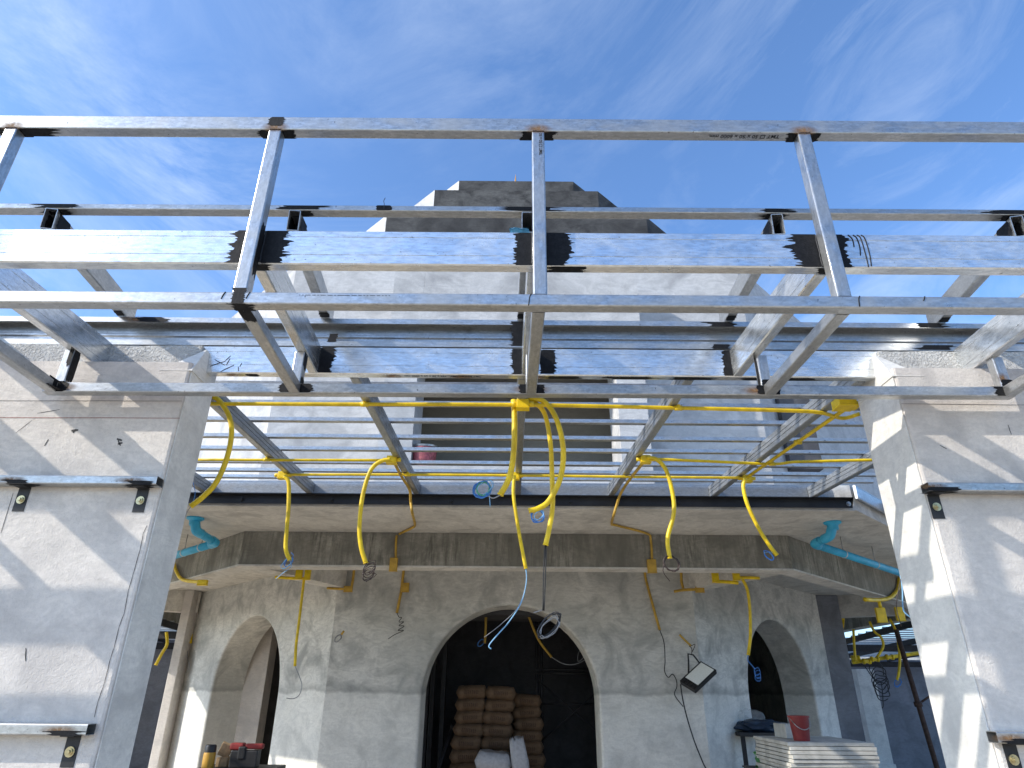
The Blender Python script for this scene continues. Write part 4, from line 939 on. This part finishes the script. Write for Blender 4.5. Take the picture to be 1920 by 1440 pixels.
# ================================================================== THINGS IN THE HALL
def pillow(name, lx, ly, lz, mat, seed=0):
    rr = random.Random(seed); nx, ny = 10, 8; V = []; Fc = []
    for s in (1, -1):
        for i in range(nx+1):
            for j in range(ny+1):
                u = -1+2*i/nx; v = -1+2*j/ny
                e = (max(0, 1-abs(u)**9)*max(0, 1-abs(v)**7))**0.40
                cu = u*(1-0.04*v*v); cv = v*(1-0.05*u*u)
                V.append((cu*lx/2, cv*ly/2, s*lz/2*e*(1+rr.uniform(-.10, .10))))
    n1_ = (nx+1)*(ny+1)
    for s in range(2):
        for i in range(nx):
            for j in range(ny):
                a = s*n1_+i*(ny+1)+j; Fc.append((a, a+1, a+ny+2, a+ny+1))
    me = bpy.data.meshes.new(name); me.from_pydata(V, [], Fc)
    bm = bmesh.new(); bm.from_mesh(me); bmesh.ops.remove_doubles(bm, verts=bm.verts, dist=0.0005); bmesh.ops.recalc_face_normals(bm, faces=bm.faces)
    bm.to_mesh(me); bm.free()
    for p in me.polygons: p.use_smooth = True
    me.materials.append(M[mat]); return me
sacks = [pillow('cement_sack', 0.395, 0.62, 0.150, 'sack', k) for k in range(4)]
def sack(x, y, z, rz, label, group, tilt=0.0):
    o = bpy.data.objects.new('cement_sack', sacks[rnd.randrange(4)])
    link(o, None, Matrix.Translation((x, y, z)) @ Matrix.Rotation(rz, 4, 'Z') @ Matrix.Rotation(tilt, 4, 'Y'))
    return tag(o, label, 'sack', group)
SKY = 9.0
ORD = ['topmost', 'second from the top', 'third from the top', 'fourth from the top', 'fifth from the top', 'sixth from the top', 'seventh from the top', 'eighth from the top', 'ninth from the top', 'tenth from the top', 'eleventh from the top', 'twelfth from the top', 'thirteenth from the top', 'fourteenth from the top']
stacks = ((884, 1286, SKY, 'brown cement sack, %s in the stack beside the slanting prop', 'sacks of the tall outer stack', 0.0),
          (937, 1288, SKY, 'brown cement sack, %s in the middle stack of three', 'sacks of the middle stack', 0.01),
          (987, 1304, SKY+0.22, 'brown cement sack, %s in the low stack beside the scaffold', 'sacks of the low stack', 0.0))
for px_, py_, Y, lab, grp, lean in stacks:
    tp = atY(px_, py_, Y-0.3); zt_ = tp.z; n = max(1, int(round((zt_-GZ)/0.134))); h = (zt_-GZ)/n
    for k in range(n):
        z = GZ+h*(k+0.5)
        x = tp.x-(n-1-k)*0.010*(1 if grp != 'sacks of the low stack' else -0.8)+rnd.uniform(-.012, .012)
        o_ = ORD[n-1-k] if n-1-k < len(ORD) else 'low down'
        sack(x, Y+rnd.uniform(-.03, .03), z, rnd.uniform(-.06, .06), lab % o_, grp, rnd.uniform(-.075, .075))
wb1 = bpy.data.objects.new('white_bag', pillow('white_bag', .42, .5, .2, 'white_bag', 9)); q = atY(925, 1428, 8.45)
link(wb1, None, Matrix.Translation(q) @ Matrix.Rotation(.1, 4, 'Y')); tag(wb1, 'plump white woven bag lying in front of the cement sacks', 'bag')
wb2 = bpy.data.objects.new('white_bag', pillow('white_bag', .20, .32, .5, 'white_bag', 12)); q = atY(975, 1430, 8.4)
link(wb2, None, Matrix.Translation(q) @ Matrix.Rotation(-.18, 4, 'Y')); tag(wb2, 'upright crumpled white bag leaning on the cement sacks', 'bag')
pl = thing('timber_trestle', 'low timber trestle under the white bags in the arch', 'trestle', (0, 8.45, GZ))
zt_ = atY(925, 1428, 8.45).z-0.10
box('top_plank', (-0.52, 8.2, zt_-0.14), (0.42, 8.7, zt_-0.10), 'wood', pl, 0.004)
for sx in (-0.46, 0.36):
    for sy in (8.24, 8.66): box('leg', (sx-.03, sy-.03, GZ), (sx+.03, sy+.03, zt_-0.1405), 'wood', pl, 0.004)
pl['label'] = 'timber trestle table carrying the white bags'
# scaffold
sc_ = thing('scaffold_frame', 'dark steel scaffold frame with crossed braces inside the arch', 'scaffold', atY(1015, 1440, 9.25))
SY = 9.28
xa, xb = atY(1007, 1300, SY).x, 1.30
for x in (xa, xa+0.06, xb):
    sweep('standard', [(x, SY, GZ), (x, SY, 1.30)], .021, 'scaf', sc_, 8, smooth=False)
for z in (atY(1040, 1255, SY).z, atY(1040, 1262, SY).z, atY(1040, 1320, SY).z, atY(1040, 1172, SY).z, -1.2):
    sweep('ledger', [(xa, SY-.01, z), (xb, SY-.01, z)], .017, 'scaf', sc_, 8, smooth=False)
z1_, z2_ = atY(1020, 1275, SY).z, atY(1020, 1395, SY).z
sweep('brace', [(xa, SY-.03, z1_), (xb, SY-.03, z2_)], .013, 'scaf', sc_, 6, smooth=False)
sweep('brace', [(xa, SY-.05, z2_), (xb, SY-.05, z1_)], .013, 'scaf', sc_, 6, smooth=False)
st_ = thing('steel_prop', 'slanting dark steel prop leaning beside the cement sacks', 'prop', atY(825, 1440, 9.1))
sweep('tube', [atY(856, 1345, 9.1), atY(822, 1445, 9.05), Vector((atY(780, 1445, 9.0).x-.2, 9.0, GZ+.02))], .028, 'scaf', st_, 8, smooth=False)
sweep('collar', [atY(851, 1360, 9.1), atY(849, 1366, 9.1)], .04, 'scaf', st_, 8, smooth=False)
for k, (x, lb) in enumerate(((-1.0, 0), (-0.86, 0), (1.42, 1), (1.56, 1))):
    t = tag(prism('steel_stud', grooved(.06, .09, (.3, .7)), (x, 9.33, GZ), (x, 9.33, 1.386), 'scaf', None, up=(0, 1, 0)),
            ('upright dark steel stud against the dark pier beside the slanting prop', 'upright dark steel stud behind the slanting prop, towards the sacks', 'upright dark steel stud just beyond the scaffold end', 'upright dark steel stud against the dark pier beyond the scaffold')[k], 'stud', ('studs beside the sacks', 'studs beside the scaffold')[lb])

# tin on the portal sill, plastic film on the canopy beam
tin = thing('paint_tin', 'dusty red tin with its lid open on the portal sill above the slab', 'tin', (-0.8, 5.98, 1.912))
q = atY(794, 866, 5.98); rt = (atY(818, 840, 5.98).x-atY(770, 840, 5.98).x)/2
hz = 0.20
lathe('tin_body', [(0, 0), (rt*.82, 0), (rt, hz), (rt*.96, hz), (rt*.8, 0.01), (0, 0.01)], (q.x, 5.99, 1.912), 'red_dusty', tin, 22)
lathe('lid', [(0, 0), (rt*1.04, 0), (rt*1.04, .018), (0, .018)], (q.x-.01, 6.02, 1.912+hz+.035), 'bolt_grey', tin, 22, True, Matrix.Rotation(.18, 4, 'X'))
V = []; Fc = []; nx, ny = 12, 6
a_, b_ = atY(955, 433, 2.07), atY(992, 420, 2.10)
for i in range(nx+1):
    for j in range(ny+1):
        V.append((a_.x+(b_.x-a_.x)*i/nx+rnd.uniform(-.003, .003)+(.006 if j > 3 and i == 0 else 0), 2.056+0.05*j/ny, 1.635+0.028*math.sin(math.pi*(0.12+0.88*j/ny)**.6)*(0.75+.25*math.sin(3.1*i/nx+.3))+rnd.uniform(-.004, .004)))
for i in range(nx):
    for j in range(ny): k = i*(ny+1)+j; Fc.append((k, k+1, k+ny+2, k+ny+1))
tag(obj('plastic_wrapper', V, Fc, 'film', None, None, smooth=True), 'crumpled blue and white plastic wrapper on the deep canopy channel', 'wrapper')

# ------------------------------------------------------------------ workbench by the chalk-marked pier
wbn = thing('workbench', 'dark steel workbench by the side arch cluttered with tools', 'workbench', (-2.3, 6.4, GZ))
BY = 6.5; bz = atY(450, 1446, BY-.25).z; bx0, bx1 = atY(395, 1440, BY).x-.1, atY(512, 1440, BY).x+.02
box('top', (bx0, BY-.25, bz-.03), (bx1, BY+.3, bz), 'lamp_black', wbn, .004)
for x in (bx0+.04, bx1-.04):
    for y in (BY-.21, BY+.26): box('leg', (x-.02, y-.02, GZ), (x+.02, y+.02, bz-.0305), 'rust', wbn)
def on_bench(px_, Y=BY): return atY(px_, 1440, Y).x
bt = thing('spray_bottle', 'dark bottle with an amber label standing on the workbench', 'bottle', (on_bench(392), BY-.05, bz))
lathe('bottle_body', [(0, 0), (.048, 0), (.05, .01), (.05, .105), (.046, .12), (0, .12)], (on_bench(393), BY-.05, bz), 'amber', bt, 18)
lathe('cap', [(0, .1205), (.047, .1205), (.048, .165), (.04, .178), (0, .178)], (on_bench(393), BY-.05, bz), 'lamp_black', bt, 18)
kn = thing('timber_block', 'small bare timber offcut on the workbench behind the bottle', 'timber', (on_bench(410), BY+.1, bz))
wm = Matrix.Translation((on_bench(411), BY+.08, bz+.13)) @ Matrix.Rotation(.35, 4, 'Y') @ Matrix.Rotation(.3, 4, 'Z')
box('block', (-.05, -.04, -.05), (.05, .04, .05), 'wood', kn, .006, wm); box('base_block', (on_bench(411)-.05, BY+.03, bz+.001), (on_bench(411)+.05, BY+.14, bz+.075), 'wood', kn, .006)
gr = thing('red_power_tool', 'red handheld power tool with a black head on the workbench', 'power tool', (on_bench(455), BY, bz))
x0 = on_bench(426); x1 = on_bench(488); zt2 = bz+.155
box('motor_body', (x0, BY-.03, zt2-.02), (x0+.12, BY+.05, zt2+.035), 'red', gr, .018, seg=3); box('handle', (x0+.13, BY-.02, zt2-.012), (x1, BY+.035, zt2+.030), 'red', gr, .014, seg=3)
box('gear_head', (x0+.085, BY-.05, zt2-.09), (x0+.15, BY-.005, zt2+.01), 'lamp_black', gr, .012, Matrix.Identity(4)); box('base', (x0+.02, BY-.04, bz+.001), (x1-.03, BY+.06, zt2-.0205), 'lamp_black', gr, .01)

# ------------------------------------------------------------------ board stack and table by the sun-patched pier
SBY = 6.4; sx0 = atY(1478, 1400, SBY).x; sx1 = atY(1640, 1400, SBY).x; ztop = atY(1550, 1392, SBY).z
th_ = 0.032; nb = 12
bme = None
for k in range(nb):
    z = ztop-th_*(k+0.5)
    o = box('foam_board', ((sx0-sx1)/2, -.45, -th_/2+.002), ((sx1-sx0)/2, .45, th_/2-.002), 'board', None, .003) if bme is None else bpy.data.objects.new('foam_board', bme)
    wm = Matrix.Translation(((sx0+sx1)/2+rnd.uniform(-.02, .02), SBY+.45+rnd.uniform(-.02, .02), z)) @ Matrix.Rotation(rnd.uniform(-.015, .015), 4, 'Z')
    if bme is None: bme = o.data; o.matrix_basis = wm; WM[o.name] = wm
    else: link(o, None, wm)
    tag(o, 'off-white foam board, %s in the stack under the red bucket' % ORD[k], 'board', 'stacked foam boards')
tr = thing('pallet_stand', 'timber stand under the stack of foam boards', 'stand', ((sx0+sx1)/2, SBY+.4, GZ)); zz = ztop-th_*nb-.004
box('deck', (sx0+.02, SBY, zz-.05), (sx1-.02, SBY+.88, zz), 'wood', tr, .004)
for x in (sx0+.08, sx1-.08):
    for y in (SBY+.06, SBY+.8): box('leg', (x-.04, y-.04, GZ), (x+.04, y+.04, zz-.0505), 'wood', tr, .004)
bk = thing('bucket', 'worn red plastic bucket on top of the foam boards', 'bucket', (0, SBY, ztop))
q = atY(1511, 1391, SBY+.12); r1_ = 0.86*(atY(1533, 1360, SBY+.12).x-atY(1490, 1360, SBY+.12).x)/2
lathe('bucket_body', [(0, 0), (r1_*.78, 0), (r1_*.99, .185), (r1_*1.06, .185), (r1_*1.06, .20), (r1_*.96, .20), (r1_*.75, .01), (0, .01)], (q.x, SBY+.2, ztop), 'red', bk, 24)
sweep('handle', [(q.x-r1_, SBY+.2, ztop+.19), (q.x-r1_*.7, SBY+.2-r1_*.9, ztop+.12), (q.x, SBY+.2-r1_*1.05, ztop+.09), (q.x+r1_*.7, SBY+.2-r1_*.9, ztop+.12), (q.x+r1_, SBY+.2, ztop+.19)], .004, 'bolt_grey', bk, 6)
wblk = tag(box('white_block', (atY(1474, 1400, SBY+.5).x, SBY+.45, ztop+.001), (atY(1496, 1400, SBY+.5).x, SBY+.75, ztop+.12), 'board', None, .006), 'small white foam block on the boards beside the red bucket', 'foam block')
tb = thing('work_table', 'dark table with clutter inside the side arch near the foam boards', 'table', (3.0, 7.6, GZ))
TY = 8.2; ta, tbx = atY(1392, 1400, TY).x, atY(1478, 1400, TY).x; tz = atY(1430, 1374, TY).z
box('table_top', (ta, TY, tz-.04), (tbx, TY+.5, tz), 'lamp_black', tb, .004)
for x in (ta+.03, tbx-.03):
    for y in (TY+.04, TY+.46): box('leg', (x-.02, y-.02, GZ), (x+.02, y+.02, tz-.0405), 'scaf', tb)
def blob(name, c, r, mat, seed, sq=(1, 1, 1), sub=3):
    rr = random.Random(seed); bm = bmesh.new(); bmesh.ops.create_icosphere(bm, subdivisions=sub, radius=1)
    for v in bm.verts:
        n = math.sin(v.co.x*5+seed)*math.sin(v.co.y*6+seed*2)*math.sin(v.co.z*5+seed*3)
        v.co *= r*(1+.28*n+rr.uniform(-.07, .07)); v.co.x *= sq[0]; v.co.y *= sq[1]; v.co.z *= sq[2]
    me = bpy.data.meshes.new(name); bm.to_mesh(me); bm.free(); me.materials.append(M[mat])
    return link(bpy.data.objects.new(name, me), None, Matrix.Translation(Vector(c)))
tag(blob('folded_tarp', ((ta+tbx)/2+.05, TY+.22, tz+.055), .17, 'tarp', 3, (1.7, 1, .42)), 'folded dark blue tarpaulin on the dark table', 'tarp')
tag(blob('plastic_sheet', ((ta+tbx)/2-.02, TY+.3, tz+.15), .11, 'clear', 5, (1.5, .8, .7)), 'crumpled clear plastic sheet on top of the tarpaulin', 'plastic sheet')
gp = atY(1452, 1424, 7.3)
tag(blob('plastic_bag', gp, .12, 'green', 8, (1.6, 1, .8)), 'green plastic bag on a crate beside the foam boards', 'bag')
cr = thing('crate', 'dark crate under the green plastic bag', 'crate', (gp.x, 7.3, GZ))
box('crate_body', (gp.x-.25, 7.1, GZ), (gp.x+.2, 7.5, gp.z-.085), 'scaf', cr, .01); box('crate_rim', (gp.x-.26, 7.09, gp.z-.0845), (gp.x+.21, 7.51, gp.z-.07), 'lamp_black', cr, .004)

# ================================================================== NEIGHBOURING COURT
# behind the chalk-marked pier
def col(label, x0, x1, y0, y1, z1, mat='room', name='square_column'):
    t = thing(name, label, 'column', ((x0+x1)/2, y0, GZ)); box('shaft', (x0, y0, GZ), (x1, y1, z1), mat, t, .01); box('base_block', (x0-.03, y0-.03, GZ+.001), (x1+.03, y1+.03, GZ+.2), mat, t, .01); return t
XL = atY(296, 1350, 10.6).x; XL2 = atY(330, 1300, 10.6).x
col('pale square column striped with sunlight behind the chalk-marked pier', XL, XL2-.05, 10.6, 11.0, 1.388, 'wall')
bw = thing('boundary_wall', 'boundary wall painted in dark blue shade behind the chalk-marked pier', 'wall', (-8, 14.2, GZ)); box('wall_body', (-14, 14.2, GZ), (-5.6, 14.4, 0.80), 'shade_blue', bw); box('coping', (-14.02, 14.16, .8005), (-5.58, 14.44, .88), 'shade_blue', bw)
bw2 = thing('boundary_wall', 'boundary wall painted in bluish shade with sun stripes behind the rusty pole', 'wall', (10, 17.2, GZ)); box('wall_body', (7.6, 17.2, GZ), (20, 17.4, 0.66), 'shade_blue', bw2); box('coping', (7.58, 17.16, .6605), (20.02, 17.44, .74), 'shade_blue', bw2)
rw = thing('rear_wall', 'long grey site wall far behind the hall', 'wall', (0, 24, GZ)); box('wall_body', (-30, 24, GZ), (30, 24.3, 1.6), 'room', rw); box('coping', (-30.1, 23.95, 1.6005), (30.1, 24.35, 1.7), 'room', rw)
sw_ = thing('added_court_wall', 'tall grey wall added as a shaded backdrop beyond the side arch and workbench', 'wall', (-7.8, 15, GZ)); box('wall_body', (-8.0, 12.3, GZ), (-7.8, 23.9, 2.4), 'wall', sw_); box('coping', (-8.05, 12.28, 2.4005), (-7.75, 23.93, 2.5), 'wall', sw_)  # wall added to give a shaded grey instead of bright background
XR = atY(1556, 1300, 10.6).x; XR2 = atY(1606, 1300, 10.6).x
col('dark shaded square column beside the side arch wall near the rusty pole', XR, XR2, 10.6, 11.0, 1.388, 'shade_blue')
XS = atY(1618, 1320, 16.3).x; XS2 = atY(1652, 1320, 16.3).x
col('sunlit pale column striped with batten shadows behind the rusty pole', XS, XS2, 16.3, 16.7, 0.50, 'corner')
def pergola(label, x0, x1, y0, y1, z0, z1):
    t = thing('batten_roof', label, 'steel frame', (x0, y0, z0))
    def zz(y): return z0+(z1-z0)*(y-y0)/(y1-y0)
    n = int((x1-x0)/1.15)
    for k in range(n+1):
        x = x0+(x1-x0)*k/n; prism('joist', grooved(.05, .10, (.5,)), (x, y0, zz(y0)), (x, y1, zz(y1)), 'scaf', t)
    m_ = int((y1-y0)/0.30)
    for k in range(m_+1):
        y = y0+(y1-y0)*k/m_; tube('batten', (x0, y, zz(y)+.066), (x1, y, zz(y)+.066), .04, .028, 'galv3', t, r=.003)
    for y in (y0+.05, (y0+y1)/2, y1-.05): prism('cross_beam', grooved(.06, .12, (.5,)), (x0, y, zz(y)-.112), (x1, y, zz(y)-.112), 'scaf', t)
    return t
pergola('open batten roof over the court behind the chalk-marked pier', -11.5, -5.75, 10.2, 14.0, 1.02, 0.86)
pergola('open batten roof with dark beams over the court behind the rusty pole', 6.6, 15.5, 10.4, 17.0, 1.08, 0.74)
pole = thing('rusty_pole', 'slender rusty steel pole standing in the far court', 'pole', atY(1760, 1440, 9.6))
pa_, pb_ = atY(1680, 1180, 9.6), atY(1757, 1440, 9.6); dd = (pb_-pa_).normalized(); pe = pb_+dd*((pb_.z-GZ)/-dd.z)
sweep('shaft', [pa_, pe], .032, 'rust', pole, 10, smooth=False)
m_ = pa_+(pb_-pa_)*.56; sweep('clamp', [m_-dd*.03, m_+dd*.03], .05, 'rust', pole, 10, smooth=False); sweep('arm', [m_, m_+Vector((.3, 0, .16))], .014, 'rust', pole, 8, smooth=False)
run('bundle of yellow conduit along the wall in the court behind the rusty pole', PY_([(1598, 1242), (1640, 1236), (1690, 1229), (1740, 1222)], 11.6), 0.03, boxes=[atY(1604, 1234, 11.6), atY(1625, 1240, 11.5), atY(1640, 1236, 11.5), atY(1668, 1232, 11.5)], mat='yellow')
for k, (pts, lb) in enumerate((([(1630, 1165), (1640, 1185), (1652, 1195), (1656, 1212), (1645, 1232)], 'loose yellow tube twisting under the bluish sheet roof'), ([(1668, 1160), (1680, 1185), (1687, 1230), (1685, 1262), (1682, 1275)], 'long yellow tube hanging below the bluish sheet roof beside the rusty pole'), ([(1600, 1180), (1602, 1215), (1604, 1240)], 'short straight yellow tube under the bluish sheet roof by the dark column'))):
    drop(lb, PY_(pts, 11.2), .020, 'yellow', coils=[(atY(1683, 1280, 11.2), .07, 3, 'wire_blue', dict(rad=.005))] if k == 1 else ())
ct = thing('wire_tangle', 'tangle of black wire hanging against the sunlit striped column', 'wire', atY(1640, 1240, 11.5))
coil('wire_coil', atY(1645, 1255, 11.5), .12, 6, 'wire_black', ct, rad=.008, drop=.35, squash=1.0); sweep('wire', PY_([(1622, 1250), (1640, 1275), (1652, 1280), (1656, 1320), (1654, 1328)], 11.5), .008, 'wire_black', ct, 6)
drop('yellow tube end dangling in the court behind the chalk-marked pier', PY_([(312, 1185), (313, 1208), (303, 1226), (292, 1247)], 10.2), .022, 'yellow')
